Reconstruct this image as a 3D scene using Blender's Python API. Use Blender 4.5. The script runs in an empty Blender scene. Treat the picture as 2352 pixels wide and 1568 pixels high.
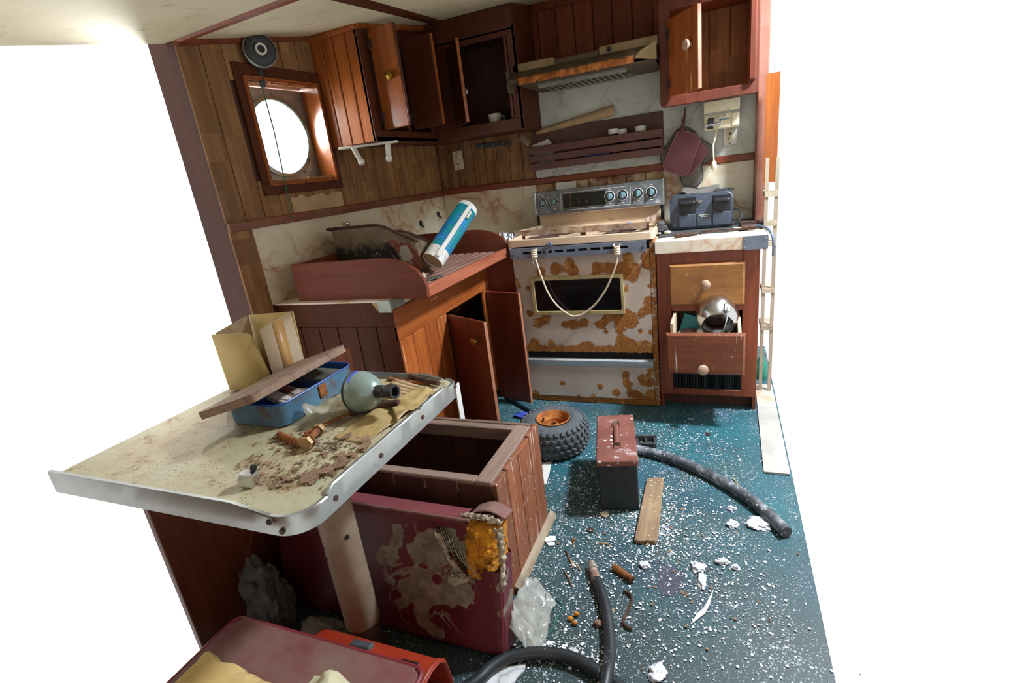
import bpy, bmesh, math, random
from mathutils import Vector, Matrix, Euler, noise
random.seed(7)
C = bpy.context.scene.collection
S = bpy.context.scene
R = math.radians

# ---------------------------------------------------------------- camera
cam_d = bpy.data.cameras.new('camera'); cam = bpy.data.objects.new('camera', cam_d); C.objects.link(cam)
cam_d.sensor_fit = 'HORIZONTAL'; cam_d.sensor_width = 36.0; cam_d.lens = 36.0 * 1179.63 / 2352.0
cam_d.clip_start = 0.02
rx = Vector((0.92586736, 0.35827181, -0.12004561)); dn = Vector((0.00612085, -0.33188769, -0.94329905)); fw = Vector((-0.37779911, 0.87263502, -0.30947691))
cam.matrix_world = Matrix(((rx.x, -dn.x, -fw.x, 0), (rx.y, -dn.y, -fw.y, 0), (rx.z, -dn.z, -fw.z, 1.30), (0, 0, 0, 1)))
S.camera = cam

# ---------------------------------------------------------------- world, lights, exposure
w = bpy.data.worlds.new('overcast_sky'); S.world = w; w.use_nodes = True
bg = w.node_tree.nodes['Background']; bg.inputs[0].default_value = (1.0, 0.985, 0.96, 1); bg.inputs[1].default_value = 1.0

def area(name, loc, target, size, power, col=(1, 1, 1), spread=180):
    d = bpy.data.lights.new(name, 'AREA'); d.shape = 'DISK'; d.size = size; d.energy = power; d.color = col; d.spread = R(spread)
    o = bpy.data.objects.new(name, d); C.objects.link(o); o.location = loc
    o.rotation_euler = (Vector(target) - Vector(loc)).to_track_quat('-Z', 'Y').to_euler()
    return o
area('skylight_over_passage', (0.85, 2.35, 2.45), (-0.35, 2.0, 0.5), 0.26, 105, (0.82, 0.91, 1.0))
area('daylight_outside_porthole', (-2.30, 1.88, 1.72), (-1.55, 2.25, 1.55), 0.30, 80, (1.0, 0.98, 0.95))
S.view_settings.view_transform = 'Standard'; S.view_settings.look = 'None'
S.view_settings.exposure = 0.3; S.view_settings.gamma = 1.0; S.view_settings.use_curve_mapping = False

# ---------------------------------------------------------------- helpers
def lin(c):
    if isinstance(c, str):
        c = [int(c[i:i + 2], 16) / 255 for i in (0, 2, 4)]
    return tuple(x / 12.92 if x <= 0.04045 else ((x + 0.055) / 1.055) ** 2.4 for x in c) + (1.0,)

OFF = {}
class B:
    def __init__(s): s.bm = bmesh.new(); s.M = None
    def v(s, p):
        p = Vector(p)
        return s.bm.verts.new(s.M @ p if s.M else p)
    def box(s, x0, x1, y0, y1, z0, z1, bev=0.0, seg=1):
        vs = [s.v((x, y, z)) for z in (z0, z1) for y in (y0, y1) for x in (x0, x1)]
        fs = [s.bm.faces.new([vs[i] for i in q]) for q in ((0, 2, 3, 1), (4, 5, 7, 6), (0, 1, 5, 4), (2, 6, 7, 3), (0, 4, 6, 2), (1, 3, 7, 5))]
        if bev:
            es = list({e for f in fs for e in f.edges})
            bmesh.ops.bevel(s.bm, geom=es, offset=bev, segments=seg, affect='EDGES', profile=0.6)
        return s
    def obox(s, c, size, rot=(0, 0, 0), bev=0.0, seg=1):
        old = s.M; m = Matrix.Translation(c) @ Euler(rot).to_matrix().to_4x4()
        s.M = (old @ m) if old else m
        a, b, d = (x / 2 for x in size); s.box(-a, a, -b, b, -d, d, bev, seg); s.M = old
        return s
    def prism(s, pts, axis, a, b, bev=0.0, seg=1):
        def mk(p, h):
            return {'x': (h, p[0], p[1]), 'y': (p[0], h, p[1]), 'z': (p[0], p[1], h)}[axis]
        A = [s.v(mk(p, a)) for p in pts]; D = [s.v(mk(p, b)) for p in pts]; n = len(pts)
        fs = [s.bm.faces.new(A[::-1]), s.bm.faces.new(D)]
        fs += [s.bm.faces.new((A[i], A[(i + 1) % n], D[(i + 1) % n], D[i])) for i in range(n)]
        if bev:
            es = list({e for f in fs[:2] for e in f.edges})
            bmesh.ops.bevel(s.bm, geom=es, offset=bev, segments=seg, affect='EDGES', profile=0.6)
        bmesh.ops.recalc_face_normals(s.bm, faces=s.bm.faces)
        return s
    def cyl(s, p0, p1, r, r2=None, n=16, cap=True):
        return s.tube([p0, p1], [r, r if r2 is None else r2], n, cap=cap)
    def tube(s, pts, r, n=8, closed=False, cap=True, flat=1.0):
        pts = [Vector(p) for p in pts]; m = len(pts)
        rr = r if isinstance(r, (list, tuple)) else [r] * m
        up = None; rings = []
        for i, p in enumerate(pts):
            t = (pts[(i + 1) % m] - pts[i - 1]) if closed else (pts[min(i + 1, m - 1)] - pts[max(i - 1, 0)])
            t.normalize()
            if up is None:
                up = Vector((0, 0, 1)) if abs(t.z) < 0.9 else Vector((1, 0, 0))
            sd = t.cross(up)
            if sd.length < 1e-5: sd = t.orthogonal()
            sd.normalize(); up = sd.cross(t).normalized()
            rings.append([s.v(p + (sd * math.cos(2 * math.pi * k / n) + up * flat * math.sin(2 * math.pi * k / n)) * rr[i]) for k in range(n)])
        for i in range(m if closed else m - 1):
            a, b = rings[i], rings[(i + 1) % m]
            for k in range(n): s.bm.faces.new((a[k], a[(k + 1) % n], b[(k + 1) % n], b[k]))
        if cap and not closed:
            s.bm.faces.new(rings[0][::-1]); s.bm.faces.new(rings[-1])
        return s
    def lathe(s, prof, M=None, n=24, cap=True, arc=None):
        old = s.M
        if M is not None: s.M = (old @ M) if old else M
        rings = []
        for r, h in prof:
            if r < 1e-6: rings.append([s.v((0, 0, h))])
            else: rings.append([s.v((r * math.cos(2 * math.pi * k / n), r * math.sin(2 * math.pi * k / n), h)) for k in range(n)])
        for a, b in zip(rings, rings[1:]):
            for k in range(n):
                q = [a[k % len(a)], a[(k + 1) % len(a)], b[(k + 1) % len(b)], b[k % len(b)]]
                q = list(dict.fromkeys(q))
                if len(q) > 2: s.bm.faces.new(q)
        if cap:
            if len(rings[0]) > 1: s.bm.faces.new(rings[0][::-1])
            if len(rings[-1]) > 1: s.bm.faces.new(rings[-1])
        s.M = old
        return s
    def grid(s, nu, nv, f):
        g = [[s.v(f(i / nu, j / nv)) for j in range(nv + 1)] for i in range(nu + 1)]
        for i in range(nu):
            for j in range(nv): s.bm.faces.new((g[i][j], g[i + 1][j], g[i + 1][j + 1], g[i][j + 1]))
        return s
    def blob(s, c, rad, amp=0.2, fr=6.0, sub=3, seed=0.0):
        old = s.M; r = bmesh.ops.create_icosphere(s.bm, subdivisions=sub, radius=1.0)
        for q in r['verts']:
            k = 1 + amp * noise.noise(q.co * fr * 0.3 + Vector((seed, seed * 2, 0))) + amp * 0.5 * noise.noise(q.co * fr + Vector((seed, 0, 3)))
            p = Vector((q.co.x * rad[0] * k + c[0], q.co.y * rad[1] * k + c[1], q.co.z * rad[2] * k + c[2]))
            q.co = old @ p if old else p
        return s

def meta(o, label=None, cat=None, group=None, kind=None):
    if label: o['label'] = label
    if cat: o['category'] = cat
    if group: o['group'] = group
    if kind: o['kind'] = kind
    return o

def thing(name, label, cat, loc=(0, 0, 0), rotz=0.0, group=None, world=True, kind=None):
    """Empty at the thing's base; world=True: the parts' meshes are written in world coordinates."""
    o = bpy.data.objects.new(name, None); o.empty_display_size = 0.05; C.objects.link(o)
    o.location = loc; o.rotation_euler = (0, 0, rotz)
    OFF[o] = Vector(loc) if world else Vector((0, 0, 0))
    return meta(o, label, cat, group, kind)

def obj(name, b, mt, parent=None, label=None, cat=None, group=None, kind=None, smooth=35, solid=0.0, subsurf=0, bevel=0.0, base=None):
    me = bpy.data.meshes.new(name); bm = b.bm
    bmesh.ops.recalc_face_normals(bm, faces=bm.faces)
    off = OFF.get(parent, Vector((0, 0, 0))) if parent else (Vector(base) if base else Vector((0, 0, 0)))
    if off.length: bmesh.ops.translate(bm, verts=bm.verts, vec=-off)
    bm.to_mesh(me); bm.free()
    me.materials.append(mt)
    o = bpy.data.objects.new(name, me); C.objects.link(o)
    if parent: o.parent = parent; OFF[o] = off
    elif base: o.location = base; OFF[o] = off
    if smooth:
        me.shade_smooth(); me.set_sharp_from_angle(angle=R(smooth))
    if solid:
        m = o.modifiers.new('solid', 'SOLIDIFY'); m.thickness = solid; m.offset = 0
    if bevel:
        m = o.modifiers.new('bevel', 'BEVEL'); m.width = bevel; m.segments = 2; m.limit_method = 'ANGLE'; m.angle_limit = R(40)
    if subsurf:
        m = o.modifiers.new('sub', 'SUBSURF'); m.levels = subsurf; m.render_levels = subsurf
    return meta(o, label, cat, group, kind)

def copy_thing(src, loc=None, label=None, rot=None):
    c = src.copy(); C.objects.link(c)
    if loc is not None: c.location = loc
    if rot is not None: c.rotation_euler = rot
    if label: c['label'] = label
    for ch in src.children:
        d = ch.copy(); C.objects.link(d); d.parent = c
        for g in ch.children:
            e = g.copy(); C.objects.link(e); e.parent = d
    return c

def part_copy(src, loc, rot=None, parent=None):
    c = src.copy(); C.objects.link(c); c.parent = parent or src.parent; c.location = loc
    if rot is not None: c.rotation_euler = rot
    return c

# ---------------------------------------------------------------- materials
class N:
    def __init__(s, name):
        s.m = bpy.data.materials.new(name); s.m.use_nodes = True; s.t = s.m.node_tree; s.p = s.t.nodes['Principled BSDF']
        s.tc = s.t.nodes.new('ShaderNodeTexCoord'); s.co = s.tc.outputs['Object']; s.rand = None
    def n(s, ty, **k):
        x = s.t.nodes.new('ShaderNode' + ty)
        for a, b in k.items(): setattr(x, a, b)
        return x
    def l(s, a, b): s.t.links.new(a, b)
    def offset(s):
        """shift the pattern by the object's random number so alike pieces differ"""
        i = s.n('ObjectInfo'); s.rand = i.outputs['Random']
        m = s.n('VectorMath', operation='MULTIPLY'); c = s.n('CombineXYZ')
        for k in range(3): s.l(s.rand, c.inputs[k])
        s.l(c.outputs[0], m.inputs[0]); m.inputs[1].default_value = (7.3, 5.1, 9.7)
        a = s.n('VectorMath', operation='ADD'); s.l(s.tc.outputs['Object'], a.inputs[0]); s.l(m.outputs[0], a.inputs[1]); s.co = a.outputs[0]
    def map(s, sc, rot=(0, 0, 0)):
        m = s.n('Mapping'); s.l(s.co, m.inputs[0]); m.inputs['Scale'].default_value = sc; m.inputs['Rotation'].default_value = rot
        return m.outputs[0]
    def noise(s, scale, detail=5, rough=0.6, vec=None, dist=0.0):
        x = s.n('TexNoise'); s.l(vec if vec else s.co, x.inputs['Vector']); x.inputs['Scale'].default_value = scale
        x.inputs['Detail'].default_value = detail; x.inputs['Roughness'].default_value = rough; x.inputs['Distortion'].default_value = dist
        return x.outputs[0]
    def voro(s, scale, vec=None, feature='F1', out='Distance'):
        x = s.n('TexVoronoi', feature=feature); s.l(vec if vec else s.co, x.inputs['Vector']); x.inputs['Scale'].default_value = scale
        return x.outputs[out]
    def math(s, op, a, b=None, c=None, clamp=False):
        x = s.n('Math', operation=op); x.use_clamp = clamp
        for i, q in enumerate((a, b, c)):
            if q is None: continue
            if isinstance(q, (int, float)): x.inputs[i].default_value = q
            else: s.l(q, x.inputs[i])
        return x.outputs[0]
    def step(s, v, lo, hi):
        x = s.n('MapRange'); x.clamp = True; s.l(v, x.inputs[0]); x.inputs[1].default_value = lo; x.inputs[2].default_value = hi
        return x.outputs[0]
    def mix(s, f, a, b):
        x = s.n('Mix', data_type='RGBA')
        if isinstance(f, (int, float)): x.inputs[0].default_value = f
        else: s.l(f, x.inputs[0])
        for i, q in ((6, a), (7, b)):
            if isinstance(q, (str, tuple)): x.inputs[i].default_value = lin(q) if isinstance(q, str) else q
            else: s.l(q, x.inputs[i])
        return x.outputs[2]
    def attr(s, name):
        x = s.n('Attribute'); x.attribute_name = name; return x.outputs['Fac']
    def sep(s):
        x = s.n('SeparateXYZ'); s.l(s.tc.outputs['Object'], x.inputs[0]); return x.outputs
    def bump(s, h, strength=0.3, dist=0.004):
        x = s.n('Bump'); x.inputs['Strength'].default_value = strength; x.inputs['Distance'].default_value = dist; s.l(h, x.inputs['Height'])
        s.l(x.outputs[0], s.p.inputs['Normal'])
    def out(s, col, rough=0.6, metal=0.0, spec=None):
        if isinstance(col, str): s.p.inputs['Base Color'].default_value = lin(col)
        else: s.l(col, s.p.inputs['Base Color'])
        for nm, q in (('Roughness', rough), ('Metallic', metal)):
            if isinstance(q, (int, float)): s.p.inputs[nm].default_value = q
            else: s.l(q, s.p.inputs[nm])
        if spec is not None: s.p.inputs['Specular IOR Level'].default_value = spec
        return s.m

def wood(name, a, b, axis='z', rough=0.45, gs=22.0, specks=0.0, speck='B8A48C', vary=0.28, scratch=0.0, dust=None, saxis=None, spec=None, patch=None):
    s = N(name); s.offset()
    sc = {'x': (0.06, 1, 1), 'y': (1, 0.06, 1), 'z': (1, 1, 0.06)}[axis]
    g = s.noise(gs, 6, 0.65, s.map(sc), 0.4); h = s.noise(gs * 3.2, 4, 0.7, s.map(sc))
    big = s.noise(3.0, 3)
    f = s.math('ADD', s.math('MULTIPLY', g, 0.65), s.math('MULTIPLY', h, 0.35))
    c = s.mix(s.step(f, 0.36, 0.64), a, b)
    hsv = s.n('HueSaturation'); s.l(c, hsv.inputs['Color'])
    val = s.math('ADD', s.math('MULTIPLY', s.rand, vary), s.math('ADD', s.math('MULTIPLY', big, 0.5), 0.75 - vary / 2))
    s.l(val, hsv.inputs['Value']); c = hsv.outputs[0]
    if dust: c = s.mix(s.math('MULTIPLY', s.step(s.noise(5, 5), 0.38, 0.68), dust[1]), c, dust[0])
    if specks:
        sp = s.math('MULTIPLY', s.math('LESS_THAN', s.voro(60), 0.16), s.step(s.noise(9, 4), 0.62 - specks, 0.70 - specks * 0.5))
        c = s.mix(sp, c, speck)
    if scratch:
        sx = {'x': (0.05, 1, 1), 'y': (1, 0.05, 1), 'z': (1, 1, 0.05)}[saxis or axis]
        q = s.math('MULTIPLY', s.step(s.noise(70, 2, 0.5, s.map(sx, (0.12, 0.1, 0.15))), 0.70 - scratch * 0.1, 0.74), s.step(s.noise(6, 3), 0.45, 0.55))
        c = s.mix(q, c, speck)
    s.bump(f, 0.25, 0.002)
    if patch:
        sn = s.n('VectorMath', operation='SNAP'); s.l(s.co, sn.inputs[0]); sn.inputs[1].default_value = (0.045, 0.045, 0.11)
        wn_ = s.n('TexWhiteNoise'); s.l(sn.outputs[0], wn_.inputs['Vector']); c = s.mix(s.math('MULTIPLY', wn_.outputs['Value'], patch[1]), c, patch[0])
    return s.out(c, s.math('ADD', s.math('MULTIPLY', g, 0.25), rough - 0.1), 0.0, spec)

def plain(name, a, b=None, sc=12.0, rough=0.55, metal=0.0, dirt=None, dsc=7.0, damt=0.35, bump=0.15, bs=60.0, lo=0.35, hi=0.65, flecks=None, fsc=70, spec=None):
    """mottled surface: two tones, optional dirt patches and flecks"""
    s = N(name); s.offset()
    c = s.mix(s.step(s.noise(sc, 6), lo, hi), a, b or a)
    if dirt: c = s.mix(s.step(s.noise(dsc, 8, 0.7), 0.62 - damt * 0.3, 0.70 - damt * 0.1), c, dirt)
    if flecks:
        fl = s.math('MULTIPLY', s.math('LESS_THAN', s.voro(fsc), 0.2), s.step(s.noise(6, 4), 0.48, 0.6)); c = s.mix(fl, c, flecks)
    if bump: s.bump(s.noise(bs, 5), bump, 0.003)
    return s.out(c, rough, metal, spec)

def marble(name, a, b, vein, vs=2.6, dark=None, wear=None):
    s = N(name); s.offset()
    c = s.mix(s.step(s.noise(2.5, 5), 0.38, 0.66), a, b)
    n1 = s.noise(vs * 0.75, 5, 0.5, None, 0.3); n2 = s.noise(vs * 1.25, 5, 0.5, s.map((1, 1, 1.0), (0.7, 0.4, 1.1)), 0.3)
    v1 = s.math('MINIMUM', s.math('ABSOLUTE', s.math('SUBTRACT', n1, 0.5)), s.math('ABSOLUTE', s.math('SUBTRACT', n2, 0.49)))
    line = s.math('SUBTRACT', 1.0, s.step(v1, 0.0, 0.012)); glow = s.math('SUBTRACT', 1.0, s.step(v1, 0.0, 0.05))
    fade = s.step(s.noise(2.6, 3), 0.34, 0.56)
    c = s.mix(s.math('MULTIPLY', s.math('MULTIPLY', glow, fade), 0.5), c, vein)
    c = s.mix(s.math('MULTIPLY', s.math('MULTIPLY', line, fade), 0.9), c, vein)
    if dark:
        n2 = s.math('ABSOLUTE', s.math('SUBTRACT', s.noise(5.5, 6, 0.6, None, 1.2), 0.5))
        c = s.mix(s.math('MULTIPLY', s.math('SUBTRACT', 1.0, s.step(n2, 0, 0.03)), s.math('MULTIPLY', s.step(s.noise(4, 3), 0.5, 0.62), 0.6)), c, dark)
    if wear: c = s.mix(s.step(s.noise(8, 8, 0.7), 0.60, 0.66), c, wear)
    return s.out(c, 0.42)

def rusty(name, base, r1='A8662A', r2='74401A', base2=None, rough=0.5, metal=0.0, free=0.0, dark='2E1C16', burn=1.9):
    """enamel or metal with rust where the mesh's 'rust' attribute (and noise) says it has broken through"""
    s = N(name); s.offset()
    b = s.mix(s.step(s.noise(5, 5), 0.35, 0.65), base, base2 or base)
    fine = s.noise(40, 8, 0.78); mid = s.noise(11, 6, 0.65)
    v = s.math('ADD', s.attr('rust'), s.math('ADD', s.math('MULTIPLY', s.math('SUBTRACT', fine, 0.5), 1.7), s.math('MULTIPLY', s.math('SUBTRACT', mid, 0.5), 1.0)))
    v = s.math('ADD', v, free)
    m = s.step(v, 0.50, 0.58); halo = s.step(v, 0.36, 0.60)
    rc = s.mix(s.step(s.noise(60, 6, 0.7), 0.36, 0.62), r2, r1)
    rc = s.mix(s.step(s.noise(18, 4), 0.54, 0.68), rc, 'BC8C48')
    rc = s.mix(s.step(v, burn, burn + 0.1), rc, dark)
    c = s.mix(s.math('MULTIPLY', halo, 0.35), b, 'C9A070'); c = s.mix(m, c, rc)
    s.bump(s.math('MULTIPLY', s.noise(75, 6, 0.7), m), 0.8, 0.006)
    return s.out(c, s.math('ADD', s.math('MULTIPLY', m, 0.35), rough), metal if not metal else s.math('SUBTRACT', metal, s.math('MULTIPLY', m, metal)))

W_DARK = wood('dark_plank_wood', '5C2A18', '7C4026', 'z', 0.5, spec=0.25)
W_TAN = wood('tan_panel_wood', '7C5434', 'AC8050', 'z', 0.5, vary=0.35, dust=('9A8A74', 0.2), spec=0.25, patch=('5A3A22', 0.55))
W_TRIM = wood('red_trim_wood_x', '6E3018', '8E4626', 'x', 0.4)
W_TRIMY = wood('red_trim_wood_y', '5E2C1A', '7E4228', 'y', 0.45, dust=('8A7058', 0.35))
W_CAB = wood('red_cabinet_wood', '6A2C14', '8C4420', 'z', 0.35, specks=0.02, scratch=0.15)
W_CABD = wood('dusky_red_cabinet_wood', '56261A', '6E3626', 'z', 0.4, dust=('5E4238', 0.3), spec=0.3)
W_POST = wood('dusty_post_wood', '6E3A28', '8A5240', 'z', 0.5, dust=('9A7E6C', 0.5))
W_SKIRT = plain('dirty_beige_trim', '8E7C68', 'A8967E', 9, 0.6, dirt='6E5C48', damt=0.3)
W_CABX = wood('red_cabinet_wood_x', '6A2C14', '8C4420', 'x', 0.3, specks=0.05)
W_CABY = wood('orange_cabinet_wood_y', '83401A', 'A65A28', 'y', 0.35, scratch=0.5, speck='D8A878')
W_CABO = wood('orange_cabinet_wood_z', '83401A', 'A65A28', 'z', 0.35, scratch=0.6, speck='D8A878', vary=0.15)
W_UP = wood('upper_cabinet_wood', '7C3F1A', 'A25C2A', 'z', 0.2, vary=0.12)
W_UPSHADE = wood('shaded_upper_cabinet_wood', '48200F', '5C2E1A', 'z', 0.4)  # upper cabinet wood with the corner's shade put into its colour
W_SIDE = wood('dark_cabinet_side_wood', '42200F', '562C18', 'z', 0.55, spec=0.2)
W_DOOR = wood('door_red_wood', '642818', '7C3822', 'z', 0.35, specks=0.01)
W_EDGE = wood('ply_edge_wood', '8A5038', 'B07A5A', 'z', 0.6, specks=0.05)
W_DRAW = wood('drawer_front_wood', '8A5626', 'AC7838', 'x', 0.45, specks=0.09, vary=0.05, dust=('74442A', 0.6), scratch=0.3, speck='C8B090')
W_DRAWR = wood('drawer_front_red_wood', '6E3820', '8A4C2C', 'x', 0.4, specks=0.07, speck='D9D2CC', scratch=0.5, saxis='z')
W_RAW = wood('raw_wood', 'A08468', 'C2AA8C', 'y', 0.7, dust=('C8BBA8', 0.4))
W_TRAY = wood('tray_mahogany_x', '5A2618', '763A28', 'x', 0.45, dust=('6E4A40', 0.2), spec=0.25)
W_TRAYY = wood('tray_mahogany_y', '84452F', 'AC6448', 'y', 0.45, specks=0.03)
W_SLATY = wood('tray_slat_wood', '704434', '93675A', 'y', 0.6, dust=('A08878', 0.5))
W_BOXZ = wood('bench_plank_wood', '70381E', '96562F', 'z', 0.6, specks=0.14, speck='CDBFB2', scratch=0.9, vary=0.2, dust=('6E5648', 0.4))
W_BOXR = wood('bench_rail_wood', '6B5448', '8E7668', 'x', 0.75, specks=0.06, speck='D6CEC6')
W_BOXRY = wood('bench_rail_wood_y', '6B5448', '8E7668', 'y', 0.75, specks=0.06, speck='D6CEC6')
W_BOXI = wood('bench_inside_wood', '3E2018', '543024', 'z', 0.7)
W_RACK = wood('rack_wood', '4A2A22', '64423A', 'x', 0.6, dust=('6A5048', 0.5))
W_CREAM = plain('cream_painted_wood', 'B9A890', 'CFC2AC', 9, 0.6, dirt='8A7460', damt=0.3)
W_PALE = wood('pale_shelf_wood', '9A8A74', 'BFB29C', 'z', 0.7)
W_PLANK = wood('weathered_plank_wood', '7E6148', 'AC8F6C', 'y', 0.75, specks=0.18, speck='E6E4E6', dust=('5E4A3C', 0.5))

M_MARBLE = marble('cream_marble_laminate', 'CFC4A8', 'DDD6C0', 'AE7A50', 2.3)
M_MARBLEG = marble('grey_marble_laminate', 'C2C6BE', 'D4D8D2', 'A8B0A4', 2.0, dark='6E7468')
M_COUNTER = marble('counter_marble_laminate', 'D8CCB4', 'E4DCCC', 'C08A60', 3.4)
M_CEIL = plain('ceiling_board', 'C4BA98', 'D2CAAC', 2.0, 0.7, bump=0.05, dirt='A89C7C', dsc=14, damt=0.12)
M_PEEL = plain('peeled_wall_paint', 'A87848', 'D8C8A0', 7, 0.7, dirt='6E3420', dsc=9, damt=0.6)
M_STEEL = plain('dull_steel', '8C9088', 'A4A8A0', 20, 0.42, 0.85, dirt='6E6A60', damt=0.15)
M_ALU = plain('aluminium_edging', 'A2A6A4', 'B0B4B2', 14, 0.36, 0.85, dirt='8E8C84', damt=0.1, bump=0.06, bs=18)
M_CHROME = plain('polished_aluminium', 'D6D8DA', 'C8CACC', 6, 0.22, 1.0, bump=0.03, bs=25)
M_BRASS = plain('brass', 'B08A3C', '8A6628', 20, 0.3, 0.9)
M_BLACK = plain('black_plastic', '141517', '1E2022', 10, 0.4)
M_BLACKD = plain('dusty_black', '2A2C2E', '46484A', 9, 0.7, flecks='8E9094')
M_DARK = plain('void_shade_black', '0D0D0E', '141211', 8, 0.8)  # near-black colour stands in for shade in gaps, recesses and cabinet insides
M_WHITE = plain('white_plastic', 'D6D4CC', 'E0DED8', 8, 0.5, dirt='A8A090', damt=0.1)
M_CREAM = plain('cream_plastic', 'CFC6A8', 'DAD2B8', 8, 0.45, dirt='A89C80', damt=0.15)
M_RUST = plain('rusted_iron', '6E3E22', 'A0622E', 30, 0.85, 0.1, dirt='3E2418', dsc=20, damt=0.4, bump=0.8, bs=90)
M_RUSTD = plain('dark_rusted_iron', '3E2A22', '5E4030', 30, 0.85, 0.2, dirt='241A16', dsc=20, damt=0.4, bump=0.8, bs=90)
M_RIM = plain('orange_rusted_rim', 'A85A22', 'C4803C', 18, 0.7, 0.1, dirt='6E3418', dsc=11, damt=0.5, bump=0.6, bs=80)
M_RUBBER = plain('tyre_rubber', '464A4E', '5A5E62', 14, 0.75, bump=0.25, bs=90, flecks='7E8488')
M_HOSE = plain('black_hose_rubber', '1A1E22', '282C30', 12, 0.45, flecks='6A7076')
M_HOSED = plain('dusty_hose_rubber', '3C4046', '565A60', 9, 0.6, dirt='A8ACB2', damt=0.45, dsc=13, flecks='D6D8DC', fsc=60)
M_VINYL = plain('maroon_vinyl', '6E2028', '7C2C32', 6, 0.42, bump=0.1, bs=40)
M_VINYLD = plain('dusty_maroon_vinyl', '6A3236', '764642', 5, 0.65, dirt='7A6054', dsc=4, damt=0.85, bump=0.12, bs=60)
M_FOAM = plain('orange_foam', 'A86A14', 'D08A1E', 14, 0.95, dirt='704410', dsc=16, damt=0.4, bump=1.0, bs=60)
M_FOAMY = plain('yellowed_foam', 'C2A060', 'D4B87C', 5, 0.9, dirt='A08058', damt=0.3, bump=0.4, bs=30)
M_BACKING = plain('frayed_backing_cloth', '8C7C68', 'B0A48E', 12, 0.95, bump=0.7, bs=160)
M_ORANGE = plain('orange_plastic', '8C2A15', '9A331B', 5, 0.38, dirt='8E3A28', damt=0.12)
M_KNOBW = plain('worn_wood_knob', '9A7A64', 'B89A84', 30, 0.7, flecks='D8CCC0')
M_PAPER = plain('white_paper', 'D0CCC4', 'DCD8D2', 6, 0.8)
M_TANPAPER = plain('tan_paper', 'A88C68', 'BCA27E', 5, 0.8, dirt='8E7452', damt=0.2)
M_CARD = plain('old_cardboard', 'B49E84', 'C6B298', 5, 0.85, dirt='9A7C58', damt=0.25, dsc=4)
M_CARDY = plain('yellowed_cardboard', 'BEA468', 'CDB67E', 4, 0.8, dirt='8A6A3C', damt=0.3, dsc=3)
M_TAPE = plain('brown_tape', 'B88E58', 'C69C66', 7, 0.35)
M_CLOTH = plain('pale_cloth', 'B8B08E', 'C8C2A4', 7, 0.9, bump=0.3, bs=120)
M_GREYCLOTH = plain('grey_mitt_cloth', '6E6862', '868078', 9, 0.9, dirt='6E625C', damt=0.3, bump=0.4, bs=150)
M_MITTTRIM = plain('dark_mitt_binding', '3A4248', '4A5258', 20, 0.9)
M_PINK = plain('faded_maroon_cloth', '74484E', '86585E', 8, 0.95, bump=0.3, bs=200)
M_PINKT = plain('pink_cloth_binding', '9A6468', 'A87476', 20, 0.9)
M_STOVE = rusty('stove_enamel_pinkish', 'B8A698', base2='C4B4A8', r1='A86A2A', r2='7C481C')
M_STOVEC = plain('stove_cream_enamel', 'CDB092', 'D6BC9E', 6, 0.35, dirt='9A7A58', damt=0.12, dsc=10)
M_STOVEP = plain('stove_grey_panel', '5C6064', '767A7C', 16, 0.5, 0.3, dirt='A8A8A4', dsc=24, damt=0.25)
M_STOVEB = plain('stove_blue_grey_metal', '6A7282', '788090', 12, 0.45, 0.3, dirt='585C64', damt=0.15)
M_GLASSB = plain('dark_oven_glass', '0A0C0E', '101214', 6, 0.08, bump=0.0)
M_YELLOWM = plain('yellowed_window_frame', 'B49E64', 'C4B488', 12, 0.4, 0.4, dirt='8A8470', damt=0.35)
M_TEALK = plain('teal_knob_plastic', '4E6A72', '86A4AA', 30, 0.35, dirt='1C2226', dsc=30, damt=0.4)
M_ROPE = plain('cream_rope', 'C8B49A', 'D6C6B0', 60, 0.8, bump=0.5, bs=200)
M_TOAST = plain('blue_grey_toaster', '3A424E', '48505C', 8, 0.35, flecks='6E7680', dirt='565A5C', damt=0.1)
M_DUSTY = plain('dust_grey', '8A867E', 'A09C94', 30, 0.95)
def pan_mat():
    s = N('burnt_peeling_pan'); c = s.mix(s.step(s.noise(7, 6), 0.38, 0.62), '6E5E4A', '8E7C66')
    pe = s.math('ADD', s.attr('rust'), s.math('MULTIPLY', s.math('SUBTRACT', s.noise(24, 7, 0.7), 0.5), 1.6))
    c = s.mix(s.step(pe, 0.45, 0.52), c, s.mix(s.step(s.noise(40, 5), 0.4, 0.6), '74392E', '8E5244'))
    c = s.mix(s.step(pe, 0.95, 1.02), c, 'ACA69C')
    so = s.math('ADD', s.attr('soot'), s.math('MULTIPLY', s.math('SUBTRACT', s.noise(18, 8, 0.75), 0.5), 1.5))
    c = s.mix(s.step(so, 0.3, 0.75), c, '201D17'); c = s.mix(s.math('MULTIPLY', s.step(s.noise(34, 6, 0.75), 0.56, 0.62), 0.5), c, 'A09478')
    s.bump(s.noise(45, 7, 0.7), 0.6, 0.004); return s.out(c, 0.6, 0.1)
M_PAN = pan_mat()
M_BARS = plain('rust_mottled_bar', '8A6850', 'B09C88', 22, 0.7, 0.1, dirt='6E4026', dsc=26, damt=0.4, bump=0.5, bs=90)
M_BRIGHT = plain('bright_metal_trim', 'B8BCBE', 'C8CCCE', 18, 0.4, 0.3, dirt='9A9890', damt=0.1)
M_BOLT = plain('brown_bolt_metal', '94744E', 'AE8E66', 20, 0.5, 0.5, dirt='5E4430', damt=0.35, dsc=30)
M_HOOD = rusty('hood_enamel', '7E6A4A', base2='98845E', r1='A06A34', r2='6E3E1C', free=0.12)
M_GREASE = plain('greasy_hood_shadow_metal', '4E4232', '625440', 12, 0.6, dirt='3A3024', damt=0.3)
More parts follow.
